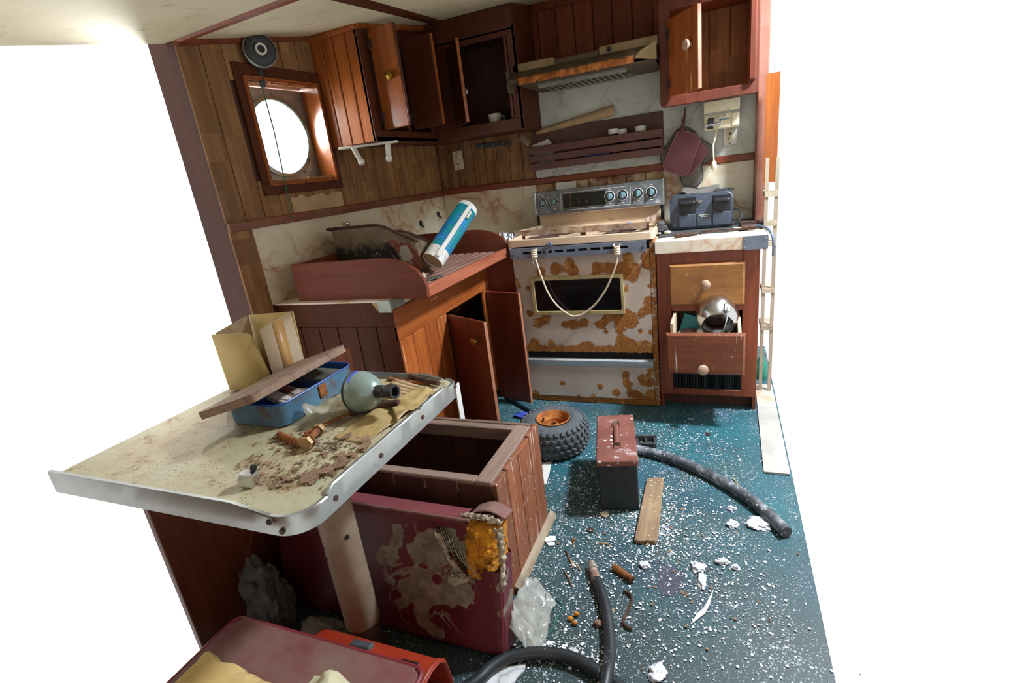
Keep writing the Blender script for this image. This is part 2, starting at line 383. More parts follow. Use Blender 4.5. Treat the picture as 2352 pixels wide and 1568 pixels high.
M_TINB = plain('blue_painted_tin', '3C6484', '5A8096', 9, 0.5, 0.2, dirt='5E4A40', dsc=12, damt=0.5, bump=0.4, bs=60)
M_TINI = plain('bright_blue_tin_inside', '1E4E9A', '2A5CA8', 9, 0.4)
M_TINR = plain('rusty_tin_lid', '7A604E', '947864', 16, 0.7, dirt='5A3E30', dsc=20, damt=0.3, bump=0.5, bs=70)
M_SHOWER = plain('grey_green_shower_shell', '82928C', '92A49C', 5, 0.3, 0.2, dirt='7E8478', damt=0.15)
M_CANRED = plain('rusty_red_painted_tin', '6E3C30', '845044', 9, 0.65, flecks='D8D4D6', fsc=35, dirt='B8A8A8', damt=0.15, dsc=11, bump=0.3, bs=80)
M_CANBLK = plain('black_painted_tin', '1C2226', '262C30', 8, 0.55)
M_GREENF = plain('green_plastic', '1E7A62', '2C8A70', 8, 0.5)
M_BLUEPL = plain('blue_plastic', '3A52B4', '4A62C4', 8, 0.4)
M_TEALBOX = plain('teal_card', '0E6E7E', '1A7E8C', 8, 0.5)
M_SILVER = plain('silver_foil', 'A8ACB4', 'D8DCE2', 30, 0.25, 0.9, bump=0.6, bs=40)
M_FLUFF = plain('white_fluff', 'D4D6E2', 'E2E4EE', 20, 0.95, bump=0.8, bs=80)
M_FLAKE = plain('paint_flake', 'D2D4DA', 'E8E8EC', 9, 0.8)
M_FLAKEB = plain('brown_rust_flake', '6E5442', '92745A', 14, 0.9, bump=0.6, bs=90)
M_STRAW = plain('straw', 'A08458', 'BCA070', 20, 0.8)
M_GREEN = plain('green_string', '1E6A50', '2A7A5C', 20, 0.8)
M_TABLE = None
M_STRIPE = plain('dark_striped_cloth', '3A3A38', '5C5A54', 14, 0.95, bump=0.3, bs=80)

def glass(name, col='FFFFFF', rough=0.0):
    s = N(name); s.p.inputs['Transmission Weight'].default_value = 1.0; s.p.inputs['IOR'].default_value = 1.05
    return s.out(col, rough)
M_GLASS = glass('porthole_glass', 'F4F8FA')
def film(name, col, alpha, col2='DCDAD0'):
    s = N(name); c = s.mix(s.step(s.noise(30, 5), 0.3, 0.7), col, col2); s.p.inputs['Alpha'].default_value = alpha
    s.bump(s.noise(40, 4), 0.6, 0.004)
    return s.out(c, 0.25)
M_FILM = film('clear_plastic_film', 'A89C80', 0.42, 'C4BCA4')
M_BAG = film('milky_plastic_bag', 'A8A8A0', 0.5, 'C4C4BC')
M_WAX = film('amber_waxed_paper', 'A08654', 0.95, 'BCA474')

def table_mat():
    s = N('pale_green_table_laminate')
    c = s.mix(s.step(s.noise(4, 4), 0.35, 0.65), 'AAA488', 'B8B496')
    d = s.step(s.noise(5.5, 8, 0.72), 0.40, 0.58); c = s.mix(s.math('MULTIPLY', d, 0.75), c, 'A08A66')
    d2 = s.step(s.noise(11, 8, 0.75), 0.56, 0.64); c = s.mix(d2, c, '745638')
    c = s.mix(s.math('MULTIPLY', s.math('LESS_THAN', s.voro(90), 0.2), s.step(s.noise(8, 3), 0.45, 0.55)), c, '6A4A30')
    s.bump(s.noise(50, 6), 0.4, 0.004)
    return s.out(c, 0.55)
M_TABLE = table_mat()

def floor_mat():
    s = N('teal_painted_deck')
    c = s.mix(s.step(s.noise(1.6, 4), 0.38, 0.64), '2C5262', '22646C')
    c = s.mix(s.step(s.noise(2.3, 5), 0.46, 0.68), c, '36504C')
    c = s.mix(s.math('MULTIPLY', s.step(s.noise(7, 7, 0.7), 0.5, 0.7), 0.5), c, '2C3C40')
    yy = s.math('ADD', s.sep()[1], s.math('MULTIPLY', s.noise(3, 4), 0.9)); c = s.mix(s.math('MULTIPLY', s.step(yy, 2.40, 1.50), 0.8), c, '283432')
    dens = s.step(s.noise(2.4, 5, 0.65), 0.36, 0.66)
    d2 = s.math('LESS_THAN', s.voro(150), s.math('ADD', s.math('MULTIPLY', dens, 0.30), 0.10))
    d1 = s.math('LESS_THAN', s.voro(62), s.math('ADD', s.math('MULTIPLY', dens, 0.22), 0.04))
    d3 = s.math('LESS_THAN', s.voro(24), s.math('MULTIPLY', s.step(dens, 0.5, 1.0), 0.13))
    wf = s.math('MAXIMUM', s.math('MAXIMUM', s.math('MULTIPLY', d2, 0.6), d1), d3)
    c = s.mix(s.math('MULTIPLY', wf, 0.8), c, 'C8CCD4')
    c = s.mix(s.math('MULTIPLY', s.math('LESS_THAN', s.voro(48, s.map((1, 1, 1), (0, 0, 0.7))), 0.10), 0.8), c, '2A2522')
    s.bump(s.noise(120, 4), 0.2, 0.002)
    return s.out(c, 0.5)
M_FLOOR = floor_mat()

def torn_vinyl():
    """maroon vinyl whose 'torn' attribute plus noise shows the cloth backing"""
    s = N('torn_maroon_vinyl')
    v = s.math('ADD', s.attr('torn'), s.math('MULTIPLY', s.math('SUBTRACT', s.noise(15, 7, 0.62, None, 1.2), 0.5), 2.0))
    rg = s.math('ABSOLUTE', s.math('SUBTRACT', s.noise(9, 4, 0.5, None, 0.8), 0.5)); web = s.math('MULTIPLY', s.math('SUBTRACT', 1.0, s.step(rg, 0.012, 0.03)), s.step(s.attr('web'), 0.25, 0.5))
    m = s.math('MAXIMUM', s.step(v, 0.50, 0.53), web)
    c = s.mix(s.step(s.noise(5, 4), 0.4, 0.6), '4E161C', '60222A')
    c = s.mix(s.math('MULTIPLY', s.attr('dusty'), s.math('ADD', 0.4, s.math('MULTIPLY', s.noise(7, 5), 0.5))), c, '8A4C50')
    c = s.mix(m, c, s.mix(s.step(s.noise(30, 5), 0.35, 0.65), '665749', '86796A'))
    s.bump(m, -0.5, 0.003)
    return s.out(c, s.math('ADD', s.math('MULTIPLY', m, 0.45), 0.42))
M_TORN = torn_vinyl()

def cut_attr(o, name, fn):
    """store a per-vertex wear amount worked out from the vertex position (world coordinates)"""
    me = o.data; a = me.attributes.new(name, 'FLOAT', 'POINT'); off = OFF.get(o, Vector((0, 0, 0)))
    for i, q in enumerate(me.vertices): a.data[i].value = fn(q.co + off)

def spots(px, pz, L, rad=0.035):
    s = 0.0
    for q in L:
        r = 0.95 * (q[2] if len(q) > 2 else rad)
        d2 = ((px - q[0]) ** 2 + (pz - q[1]) ** 2) / (r * r)
        if d2 < 6: s += math.exp(-d2)
    return min(s, 1.5)
# ================================================================ SETTING
def ceil_z(y): return 1.99 + 0.165 * (y - 2.04)
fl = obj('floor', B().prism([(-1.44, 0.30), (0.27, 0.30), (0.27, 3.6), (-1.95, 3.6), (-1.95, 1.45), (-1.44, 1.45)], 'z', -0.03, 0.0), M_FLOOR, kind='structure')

ce = thing('ceiling', None, None, (-1.0, 1.5, 0), kind='structure')
b = B(); pts = [(y, ceil_z(y)) for y in (-0.75, 3.25)]
b.prism([pts[0], pts[1], (pts[1][0], pts[1][1] + 0.03), (pts[0][0], pts[0][1] + 0.03)], 'x', -1.95, 0.24)
obj('ceiling_board', b, M_CEIL, ce)
# battens across the deckhead joints
def batten(nm, a, c, wd, mt):
    b = B(); a = Vector((a[0], a[1], ceil_z(a[1]))); c = Vector((c[0], c[1], ceil_z(c[1])))
    d = (c - a).normalized(); up = Vector((0, -0.165, 1)).normalized(); sd = d.cross(up)
    q = [b.v(p + sd * x - up * z) for p in (a, c) for x, z in ((-wd, -0.002), (-wd * 0.7, 0.010), (wd * 0.7, 0.010), (wd, -0.002))]
    for i in range(3): b.bm.faces.new((q[i], q[i + 1], q[i + 5], q[i + 4]))
    b.bm.faces.new(q[:4]); b.bm.faces.new(q[4:]); b.bm.faces.new((q[0], q[3], q[7], q[4]))
    return obj(nm, b, mt, ce)
batten('batten', (-1.10, 1.22), (-1.52, 3.20), 0.032, W_SIDE)
batten('batten', (-1.87, 1.60), (-0.55, 1.43), 0.024, W_TRIM)

# walls and ceiling piece added out of view to hold back daylight
obj('wall_shade_rear', B().box(-1.95, -0.55, -0.80, -0.75, -0.03, 1.60), W_DARK, kind='structure')
obj('wall_shade_hull', B().box(-1.97, -1.95, -0.78, 0.10, -0.03, 1.95), W_TAN, kind='structure')
obj('wall_shade_right', B().box(0.95, 0.97, -0.78, 1.35, -0.03, 2.1), W_TAN, kind='structure')
obj('ceiling_shade', B().prism([(-0.75, ceil_z(-0.75)), (1.15, ceil_z(1.15)), (1.15, ceil_z(1.15) + 0.03), (-0.75, ceil_z(-0.75) + 0.03)], 'x', 0.24, 0.97), M_CEIL, kind='structure')
obj('wall_shade_table', B().box(-1.44, -1.42, 0.70, 1.60, 0.0, 0.700, 0.002), W_UPSHADE, kind='structure')  # panel added to darken the space under the table

# ---- back wall
wb = thing('wall_back', None, None, (-0.8, 3.2, 0), kind='structure')
obj('backing_board', B().box(-1.80, 0.20, 3.206, 3.25, 0, 2.21), W_BOXI, wb)
for i in range(12):
    x = -1.085 + 0.1055 * i; x1 = min(x + 0.1015, 0.16)
    if x < 0.15: obj('plank', B().box(x, x1, 3.196, 3.21, 1.70, 2.20, 0.004), W_DARK, wb)
for i in range(8):
    x = -1.75 + 0.0845 * i; obj('plank', B().box(x, x + 0.0815, 3.197, 3.21, 1.235, 1.60, 0.003), W_TAN, wb)
for i in range(7):
    x = -1.085 + 0.112 * i; obj('plank', B().box(x, x + 0.109, 3.197, 3.21, 0.87, 1.24, 0.003), M_PEEL, wb)
obj('marble_panel', B().box(-1.075, 0.158, 3.190, 3.205, 1.246, 1.735, 0.001), M_MARBLEG, wb)
obj('marble_panel', B().box(-1.76, -1.085, 3.188, 3.205, 0.868, 1.214, 0.001), M_MARBLE, wb)
obj('marble_panel', B().box(-0.315, 0.155, 3.188, 3.205, 0.898, 1.214, 0.001), M_MARBLE, wb)
obj('trim_rail', B().box(-1.75, 0.158, 3.180, 3.205, 1.211, 1.249, 0.004), W_TRIM, wb)
obj('cornice', B().box(-1.0, 0.158, 3.175, 3.21, 2.135, 2.19, 0.006), W_DARK, wb)
obj('trim_1', B().box(0.157, 0.208, 3.08, 3.26, 0.86, 2.21, 0.006), W_POST, kind='structure')
b = B().box(0.204, 0.212, 3.10, 3.13, 1.16, 1.235, 0.002); obj('hinge_leaf', b, M_RUSTD, bpy.data.objects['trim_1'])

# ---- hull-side wall (turned five degrees); local x = out of the wall, local y = along it (0 at the corner, negative towards the table)
AL = R(-5); MW = Matrix.Translation((-1.75, 3.2, 0)) @ Matrix.Rotation(AL, 4, 'Z')
wl = thing('wall_left', None, None, (-1.75, 3.2, 0), AL, world=False, kind='structure')
U0, U1, Z0, Z1 = -1.36, -0.968, 1.385, 1.808       # window opening
YE = -1.62
b = B().box(-0.16, -0.008, YE, U0, 0, 2.2).box(-0.16, -0.008, U1, 0.03, 0, 2.2).box(-0.16, -0.008, U0, U1, 0, Z0).box(-0.16, -0.008, U0, U1, Z1, 2.2)
obj('backing_board', b, W_BOXI, wl)
y = YE; k = 0
while y < -0.03:
    y1 = min(y + 0.098, 0.0)
    for z0, z1 in (((1.80, 2.20), (1.24, 1.40)) if (y1 > U0 and y < U1) else ((1.24, 2.2),)):
        top = min(z1, 2.2)
        if y > -0.93: top = min(top, 1.53)
        obj('plank', B().box(-0.010, 0.0, y, y1 - 0.003, z0, top, 0.002), W_TAN, wl)
    y = y1
obj('marble_panel', B().box(-0.01, 0.002, -1.512, 0, 0.866, 1.212, 0.001), M_MARBLE, wl)
obj('end_board', B().box(-0.01, 0.004, YE, -1.514, 0.0, 1.212, 0.001), W_TAN, wl)
obj('trim_rail', B().box(-0.008, 0.014, YE, 0.0, 1.206, 1.243, 0.003), W_TRIMY, wl)
obj('corner_strip', B().box(0.002, 0.008, -0.012, -0.004, 1.12, 1.21), M_ALU, wl)
o = obj('cornice', B().box(-0.008, 0.016, YE, -0.93, 1.955, 2.02, 0.004), W_DARK, wl)
for v in o.data.vertices: v.co.z = v.co.z + 0.165 * (v.co.y + 1.16) + 0.018
# torn paper and scratches under the window
b = B().grid(10, 6, lambda u, v: (0.003 + 0.002 * math.sin(9 * u), -1.27 + 0.33 * u + 0.02 * noise.noise(Vector((u * 5, v * 6, 0))), 1.245 + 0.088 * v * (0.8 + 0.35 * noise.noise(Vector((u * 8, 2, 0))))))
obj('torn_paper', b, M_TANPAPER, wl)

# ---- window
wn = thing('window_1', None, None, (-1.75, 3.2, 0), AL, world=False, kind='structure')
D = -0.092; t = 0.045
b = B().box(-0.002, 0.012, U0 - t, U1 + t, Z1, Z1 + 0.06, 0.003).box(-0.002, 0.012, U0 - t, U1 + t, Z0 - 0.05, Z0, 0.003)
b.box(-0.002, 0.012, U0 - t, U0, Z0, Z1, 0.003).box(-0.002, 0.012, U1, U1 + t, Z0, Z1, 0.003)
obj('frame', b, W_SIDE, wn)
b = B().box(D, 0.02, U1 - 0.002, U1 + 0.012, Z0 - 0.01, Z1 + 0.01).box(D, 0.02, U0 - 0.012, U0 + 0.002, Z0 - 0.01, Z1 + 0.01)
b.box(D, 0.02, U0, U1, Z0 - 0.012, Z0 + 0.002).box(D, 0.02, U0, U1, Z1 - 0.002, Z1 + 0.012)
obj('reveal', b, W_UP, wn)
b = B().box(0.012, 0.02, U0 - 0.006, U1 + 0.006, Z1 - 0.003, Z1 + 0.004, 0.002).box(0.012, 0.02, U0 - 0.006, U1 + 0.006, Z0 - 0.006, Z0, 0.002)
b.box(0.012, 0.02, U1 - 0.002, U1 + 0.005, Z0, Z1, 0.002).box(0.012, 0.02, U0 - 0.005, U0 + 0.002, Z0, Z1, 0.002)
obj('bead', b, W_TRIM, wn)
PC = (-1.160, 1.590); PR = 0.165
b = B(); n = 64; ring = []; rect = []
for k in range(n):
    a = 2 * math.pi * k / n; c, s_ = math.cos(a), math.sin(a)
    m = 1 / max(abs(c) / 0.225, abs(s_) / 0.212)
    ring.append((PC[0] + PR * c, PC[1] + PR * s_)); rect.append((min(max(PC[0] + m * c, U0), U1), min(max(PC[1] + m * s_, Z0), Z1)))
fr = [[b.v((x, p[0], p[1])) for p in L] for x in (D, D - 0.02) for L in (ring, rect)]
for k in range(n):
    j = (k + 1) % n
    b.bm.faces.new((fr[0][k], fr[0][j], fr[1][j], fr[1][k])); b.bm.faces.new((fr[2][k], fr[2][j], fr[3][j], fr[3][k])); b.bm.faces.new((fr[0][k], fr[2][k], fr[2][j], fr[0][j]))
obj('porthole_plate', b, M_STEEL, wn)
RX = Matrix.Translation((D, PC[0], PC[1])) @ Matrix.Rotation(R(90), 4, 'Y')
obj('porthole_ring', B().lathe([(PR, -0.004), (PR + 0.016, 0.0), (PR + 0.016, 0.008), (PR, 0.012)], RX, 48, cap=False), M_STEEL, wn)
obj('pane', B().lathe([(0, -0.008), (PR + 0.002, -0.008), (PR + 0.002, -0.013), (0, -0.013)], RX, 48, cap=False), M_GLASS, wn)
for k in range(10):
    a = 2 * math.pi * (k + 0.4) / 10
    p = Vector((D, PC[0] + 0.19 * math.cos(a), PC[1] + 0.19 * math.sin(a)))
    if U0 + 0.01 < p.y < U1 - 0.01 and Z0 + 0.01 < p.z < Z1 - 0.01: obj('bolt', B().cyl(p, p + Vector((0.007, 0, 0)), 0.006, n=8), M_ALU, wn)

# ================================================================ HANGING THINGS ON THE HULL SIDE
fan = thing('speaker_fan', 'small round black fan with a pale ring at its hub above the porthole', 'fan', (-1.75, 3.2, 0), AL, world=False)
FM = Matrix.Translation((0.03, -1.272, 1.915)) @ Euler((0, R(90), R(-28))).to_matrix().to_4x4()
obj('housing', B().lathe([(0.03, -0.03), (0.064, -0.02), (0.067, 0.02), (0.052, 0.040), (0.04, 0.044), (0.026, 0.038), (0, 0.038)], FM, 32), M_BLACKD, fan)
obj('hub_ring', B().lathe([(0.016, 0.040), (0.0225, 0.040), (0.0225, 0.052), (0.016, 0.052)], FM, 24, cap=False), M_WHITE, fan)
obj('housing_rim', B().lathe([(0.062, 0.022), (0.0685, 0.026), (0.062, 0.032)], FM, 32, cap=False), M_STEEL, fan)
obj('bracket', B().box(-0.002, 0.02, -1.285, -1.265, 1.78, 1.86, 0.004), M_BLACKD, fan)
o = obj('pull_string', B().tube([(0.012, -1.285, 1.80), (0.025, -1.29, 1.6), (0.03, -1.30, 1.45), (0.022, -1.305, 1.25), (0.016, -1.306, 1.22)], 0.0022, 6), M_GREEN)
o.location = (-1.75, 3.2, 0); o.rotation_euler = (0, 0, AL); meta(o, 'thin green string hanging in front of the porthole', 'string')

# ================================================================ WALL CABINETS
def face_frame(b, axis, c0, c1, a0, a1, z0, z1, holes):
    """frame board in plane axis from c0..c1, spanning a0..a1, z0..z1, with rectangular holes (a,a2,z,z2) side by side"""
    def bx(p, q, r, s):
        if axis == 'x': b.box(c0, c1, p, q, r, s, 0.002)
        else: b.box(p, q, c0, c1, r, s, 0.002)
    zs0 = holes[0][2]; zs1 = holes[0][3]
    bx(a0, a1, z0, zs0); bx(a0, a1, zs1, z1)
    e = [a0] + [x for h in holes for x in h[:2]] + [a1]
    for i in range(0, len(e), 2): bx(e[i], e[i + 1], zs0, zs1)

c1 = thing('wall_cabinet', 'orange wood wall cabinet by the porthole with two small doors hanging open', 'cabinet', (-1.70, 2.57, 1.525))
# side of three planks facing the table
xs = [(-1.84, -1.772), (-1.768, -1.706), (-1.702, -1.634), (-1.630, -1.562)]
for a, d in xs: obj('side_plank', B().box(a, d, 2.270, 2.286, 1.525, 2.015, 0.003), W_UP, c1)
obj('side_board', B().box(-1.84, -1.565, 2.284, 2.30, 1.527, 2.01), W_BOXI, c1)
b = B(); face_frame(b, 'x', -1.578, -1.56, 2.270, 2.88, 1.525, 2.02, [(2.335, 2.585, 1.577, 1.985), (2.615, 2.84, 1.577, 1.985)])
obj('face_frame', b, W_UPSHADE, c1)
obj('top_board', B().prism([(2.27, 2.005), (2.88, 2.02), (2.88, 2.13), (2.27, 2.032)], 'x', -1.80, -1.562), W_UPSHADE, c1)
obj('bottom_board', B().box(-1.80, -1.56, 2.28, 2.9, 1.527, 1.545), W_UPSHADE, c1)
b = B().tube([(-1.845, 2.268, 2.012), (-1.552, 2.262, 2.022)], 0.017, 10).tube([(-1.552, 2.258, 2.022), (-1.552, 2.88, 2.118)], 0.017, 10)
obj('crown_moulding', b, W_UP, c1)
def door(nm, hinge, free, z0, z1, th, mt, parent, edge=None, knob=None, knob_mt=None, kr=0.018, bev=0.004):
    a = Vector((hinge[0], hinge[1], 0)); f = Vector((free[0], free[1], 0)); d = (f - a); L = d.length; d.normalize(); nrm = Vector((d.y, -d.x, 0))
    Mx = Matrix(((d.x, nrm.x, 0, a.x), (d.y, nrm.y, 0, a.y), (0, 0, 1, 0), (0, 0, 0, 1)))
    b = B(); b.M = Mx; b.box(0, L, -th / 2, th / 2, z0, z1, bev); o = obj(nm, b, mt, parent)
    if edge:
        b = B(); b.M = Mx; b.box(L - 0.0005, L + 0.003, -th / 2 + 0.001, th / 2 - 0.001, z0 + 0.002, z1 - 0.002); obj('edge_band', b, edge, o)
    if knob:
        kx, kz, side = knob
        b = B(); m = Mx @ Matrix.Translation((kx * L, side * th / 2, kz)) @ Matrix.Rotation(R(-90 * side), 4, 'X')
        b.lathe([(kr * 0.45, 0), (kr * 0.4, kr * 0.5), (kr, kr * 0.9), (kr * 0.95, kr * 1.3), (kr * 0.5, kr * 1.6), (0, kr * 1.65)], m, 18); obj('knob', b, knob_mt, o)
    b = B(); b.M = Mx
    for hz in (z0 + 0.06, z1 - 0.06): b.box(-0.012, 0.018, th / 2, th / 2 + 0.003, hz - 0.02, hz + 0.02, 0.001)
    obj('hinge', b, M_RUSTD, o)
    return o
door('door', (-1.545, 2.345), (-1.390, 2.322), 1.574, 2.012, 0.018, W_UP, c1, W_UPSHADE, (0.66, 1.80, 1), M_BRASS, 0.020)
door('door', (-1.545, 2.622), (-1.358, 2.608), 1.583, 2.010, 0.018, W_UPSHADE, c1, W_UP)

c2 = thing('wall_cabinet', 'shade-toned wood corner wall cabinet with its door open and a white cup inside', 'cabinet', (-1.28, 3.04, 1.525))
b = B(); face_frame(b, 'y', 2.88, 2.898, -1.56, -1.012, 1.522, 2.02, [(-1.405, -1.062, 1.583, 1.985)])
obj('face_frame', b, W_UPSHADE, c2)
obj('top_board', B().prism([(2.88, 2.01), (3.19, 2.04), (3.19, 2.175), (2.88, 2.125)], 'x', -1.56, -1.012), W_UPSHADE, c2)
obj('side_board', B().box(-1.030, -1.010, 2.88, 3.192, 1.522, 2.03, 0.003), W_SIDE, c2)
obj('bottom_board', B().box(-1.70, -1.012, 2.89, 3.19, 1.525, 1.545), W_UPSHADE, c2)
obj('back_board', B().box(-1.70, -1.03, 3.18, 3.19, 1.545, 2.02), W_BOXI, c2)
obj('moulding', B().box(-1.078, -1.062, 2.866, 2.88, 1.583, 1.985, 0.004), W_UPSHADE, c2)
door('door', (-1.41, 2.868), (-1.262, 2.70), 1.583, 1.985, 0.018, W_UPSHADE, c2, W_UP, (0.8, 1.74, -1), M_STEEL, 0.016)
t = thing('cup', 'white cup standing inside the dark corner wall cabinet', 'cup', (-1.215, 2.97, 1.546), world=False)
obj('cup_body', B().lathe([(0.0, 0.0), (0.028, 0.0), (0.034, 0.05), (0.037, 0.085), (0.034, 0.085), (0.030, 0.01), (0, 0.008)], None, 24, cap=False), M_WHITE, t)
obj('handle', B().tube([(0.034, 0, 0.07), (0.055, 0, 0.065), (0.056, 0, 0.035), (0.033, 0, 0.025)], 0.005, 8), M_WHITE, t)
t = thing('drinking_glass', 'clear glass tumbler beside the white cup in the corner cabinet', 'glass', (-1.13, 2.96, 1.546), world=False)
obj('tumbler', B().lathe([(0, 0), (0.03, 0), (0.034, 0.09), (0.032, 0.09), (0.028, 0.006), (0, 0.006)], None, 24, cap=False), glass('tumbler_glass', 'DCE8E4'), t)
t = thing('spice_tin', 'dark tin with white markings standing inside the porthole-side wall cabinet', 'tin', (-1.63, 2.42, 1.546), world=False)
obj('tin_body', B().box(-0.03, 0.03, -0.035, 0.035, 0, 0.12, 0.004), M_BLACK, t)
for k in range(3): obj('label_strip', B().box(-0.012 + 0.002 * k, 0.012, -0.0365, -0.035, 0.03 + 0.028 * k, 0.044 + 0.028 * k), M_WHITE, t)

c3 = thing('wall_cabinet', 'red wood wall cabinet above the toaster with one door swung open', 'cabinet', (-0.07, 3.03, 1.515))
b = B()
def rrect(x0, x1, z0, z1, r, n=6):
    P = []
    for cx, cz, a0 in ((x1 - r, z1 - r, 0), (x0 + r, z1 - r, 90), (x0 + r, z0 + r, 180), (x1 - r, z0 + r, 270)):
        for k in range(n + 1):
            a = R(a0 + 90 * k / n); P.append((cx + r * math.cos(a), cz + r * math.sin(a)))
    return P
def ring_frame(b, outer, inner, y0, y1):
    n = len(outer); L = [[b.v((p[0], y, p[1])) for p in Q] for y in (y0, y1) for Q in (outer, inner)]
    for k in range(n):
        j = (k + 1) % n
        for A, D_ in ((0, 1), (2, 3), (0, 2), (1, 3)): b.bm.faces.new((L[A][k], L[A][j], L[D_][j], L[D_][k]))
ring_frame(b, rrect(-0.288, 0.153, 1.515, 1.985, 0.02), rrect(-0.236, 0.105, 1.562, 1.93, 0.004), 2.878, 2.90)
obj('face_frame', b, W_CABD, c3, bevel=0.004)
obj('side_board', B().box(-0.288, -0.272, 2.898, 3.19, 1.535, 1.97), W_CAB, c3)
obj('side_board', B().box(0.137, 0.153, 2.898, 3.19, 1.535, 1.97), W_CAB, c3)
obj('bottom_board', B().box(-0.272, 0.137, 2.898, 3.19, 1.54, 1.558), W_CAB, c3)
obj('top_board', B().box(-0.288, 0.153, 2.898, 3.19, 1.955, 1.975), W_CAB, c3)
for i in range(4):
    x = -0.272 + 0.1022 * i; obj('back_plank', B().box(x, x + 0.0995, 3.178, 3.19, 1.558, 1.955, 0.003), W_TAN, c3)
b = B(); ring_frame(b, rrect(0.060, 0.150, 1.540, 1.95, 0.012), rrect(0.105, 0.1068, 1.575, 1.93, 0.0005), 2.868, 2.878)
obj('door', B().box(0.108, 0.140, 2.852, 2.878, 1.572, 1.90, 0.006), W_CABD, c3)
door('door', (-0.237, 2.868), (-0.098, 2.690), 1.556, 1.89, 0.02, W_CABO, c3, W_EDGE, (0.78, 1.745, 1), M_KNOBW, 0.023)

# ================================================================ BACK WALL THINGS
t = thing('range_hood', 'greasy beige range hood with a rusted lip above the stove', 'hood', (-0.67, 3.19, 1.73))
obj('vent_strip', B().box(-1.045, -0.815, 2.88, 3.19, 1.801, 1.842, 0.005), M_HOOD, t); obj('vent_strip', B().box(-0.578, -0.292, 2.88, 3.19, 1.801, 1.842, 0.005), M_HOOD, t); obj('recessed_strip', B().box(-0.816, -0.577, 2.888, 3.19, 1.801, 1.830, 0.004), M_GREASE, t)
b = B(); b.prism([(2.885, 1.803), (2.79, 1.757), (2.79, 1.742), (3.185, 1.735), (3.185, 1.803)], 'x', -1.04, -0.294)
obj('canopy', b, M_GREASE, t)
def lip(u, v):
    x = -0.985 + 0.59 * u; e = 0.009 * noise.noise(Vector((u * 32, 3, 0))) if v > 0.5 else 0
    return (x, 2.782 + 0.006 * noise.noise(Vector((u * 55, v * 4, 1))), 1.758 - v * 0.032 - e)
o = obj('rusted_lip', B().grid(90, 3, lip), M_RIM, t, solid=0.004)
b = B().prism([(-0.393, 1.745), (-0.290, 1.722), (-0.290, 1.798), (-0.36, 1.772)], 'y', 2.776, 2.784); obj('end_flap', b, M_HOOD, t)
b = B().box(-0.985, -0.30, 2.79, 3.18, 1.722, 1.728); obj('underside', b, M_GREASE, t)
b = B()
for k in range(14): b.box(-0.88 + 0.03 * k, -0.865 + 0.03 * k, 2.86, 3.08, 1.705, 1.722)
b.box(-0.90, -0.44, 2.85, 2.865, 1.703, 1.724).box(-0.90, -0.44, 3.075, 3.09, 1.703, 1.724)
obj('filter_grille', b, M_STEEL, t)
obj('control_plate', B().box(-0.575, -0.46, 2.874, 2.881, 1.804, 1.838, 0.002), M_HOOD, t)
obj('switch_knob', B().cyl((-0.525, 2.876, 1.821), (-0.525, 2.864, 1.821), 0.011, n=16), M_BLACK, t)
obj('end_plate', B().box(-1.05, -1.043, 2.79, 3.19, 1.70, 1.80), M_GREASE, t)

t = thing('spice_rack', 'dark wooden spice rack of three slats on the wall over the stove', 'rack', (-0.69, 3.18, 1.30))
obj('back_board', B().box(-1.075, -0.306, 3.176, 3.189, 1.298, 1.522, 0.003), W_RACK, t)
for z0, z1 in ((1.389, 1.431), (1.342, 1.380), (1.296, 1.335)): obj('slat', B().box(-1.078, -0.303, 3.086, 3.098, z0, z1, 0.003), W_RACK, t)
for x in (-1.075, -0.316): obj('end_board', B().box(x, x + 0.012, 3.098, 3.178, 1.298, 1.428, 0.002), W_RACK, t)
obj('bottom_board', B().box(-1.06, -0.318, 3.098, 3.178, 1.298, 1.308), W_RACK, t)
for k, (x, r) in enumerate(((-0.575, 0.030), (-0.525, 0.026), (-0.425, 0.031))):
    t = thing('spice_jar', ['spice jar with a wide white cap standing in the wall rack', 'spice jar with a small white cap touching its wider neighbour', 'low spice jar with a flat white cap near the mitt end of the rack'][k], 'jar', (x, 3.138, 1.309), world=False, group='spice jars in the wall rack')
    obj('jar_body', B().lathe([(0, 0), (r * 0.9, 0), (r * 0.9, 0.11), (r * 0.7, 0.122)], None, 20), M_GLASSB, t)
    h = (0.158, 0.150, 0.152)[k]; obj('cap', B().lathe([(r, h - 0.028), (r, h - 0.002), (r * 0.9, h), (0, h)], None, 20), M_WHITE, t)
b = B(); b.M = Matrix.Translation((-0.985, 3.14, 1.309)) @ Euler((0, R(-8), 0)).to_matrix().to_4x4(); b.prism([(-0.06, 0), (0.06, 0), (0.06, 0.125), (0.045, 0.15), (-0.06, 0.142)], 'y', -0.006, 0.0)
o = obj('notepad', b, M_PAPER, base=(-0.985, 3.14, 1.309)); meta(o, 'white paper pad sticking out of the rack at its hood-cabinet end', 'paper')
t = thing('wire_whisk', 'dark wire kitchen tool leaning out of the end of the spice rack', 'utensil', (-1.05, 3.13, 1.31))
obj('handle', B().tube([(-1.04, 3.12, 1.34), (-1.075, 3.09, 1.44)], 0.006, 8), M_RUSTD, t)
for k in range(4): obj('wire', B().tube([(-1.075, 3.09, 1.44), (-1.10 + 0.012 * k, 3.07 + 0.008 * k, 1.47), (-1.135 + 0.015 * k, 3.06, 1.485 + 0.004 * k)], 0.002, 6), M_STEEL, t)
b = B().tube([(-0.74, 3.112, 1.335), (-0.70, 3.112, 1.338), (-0.60, 3.112, 1.342)], 0.007, 8); o = obj('marker_pen', b, M_BLUEPL, base=(-0.67, 3.112, 1.309)); meta(o, 'blue and white pen lying behind the rack slats', 'pen')
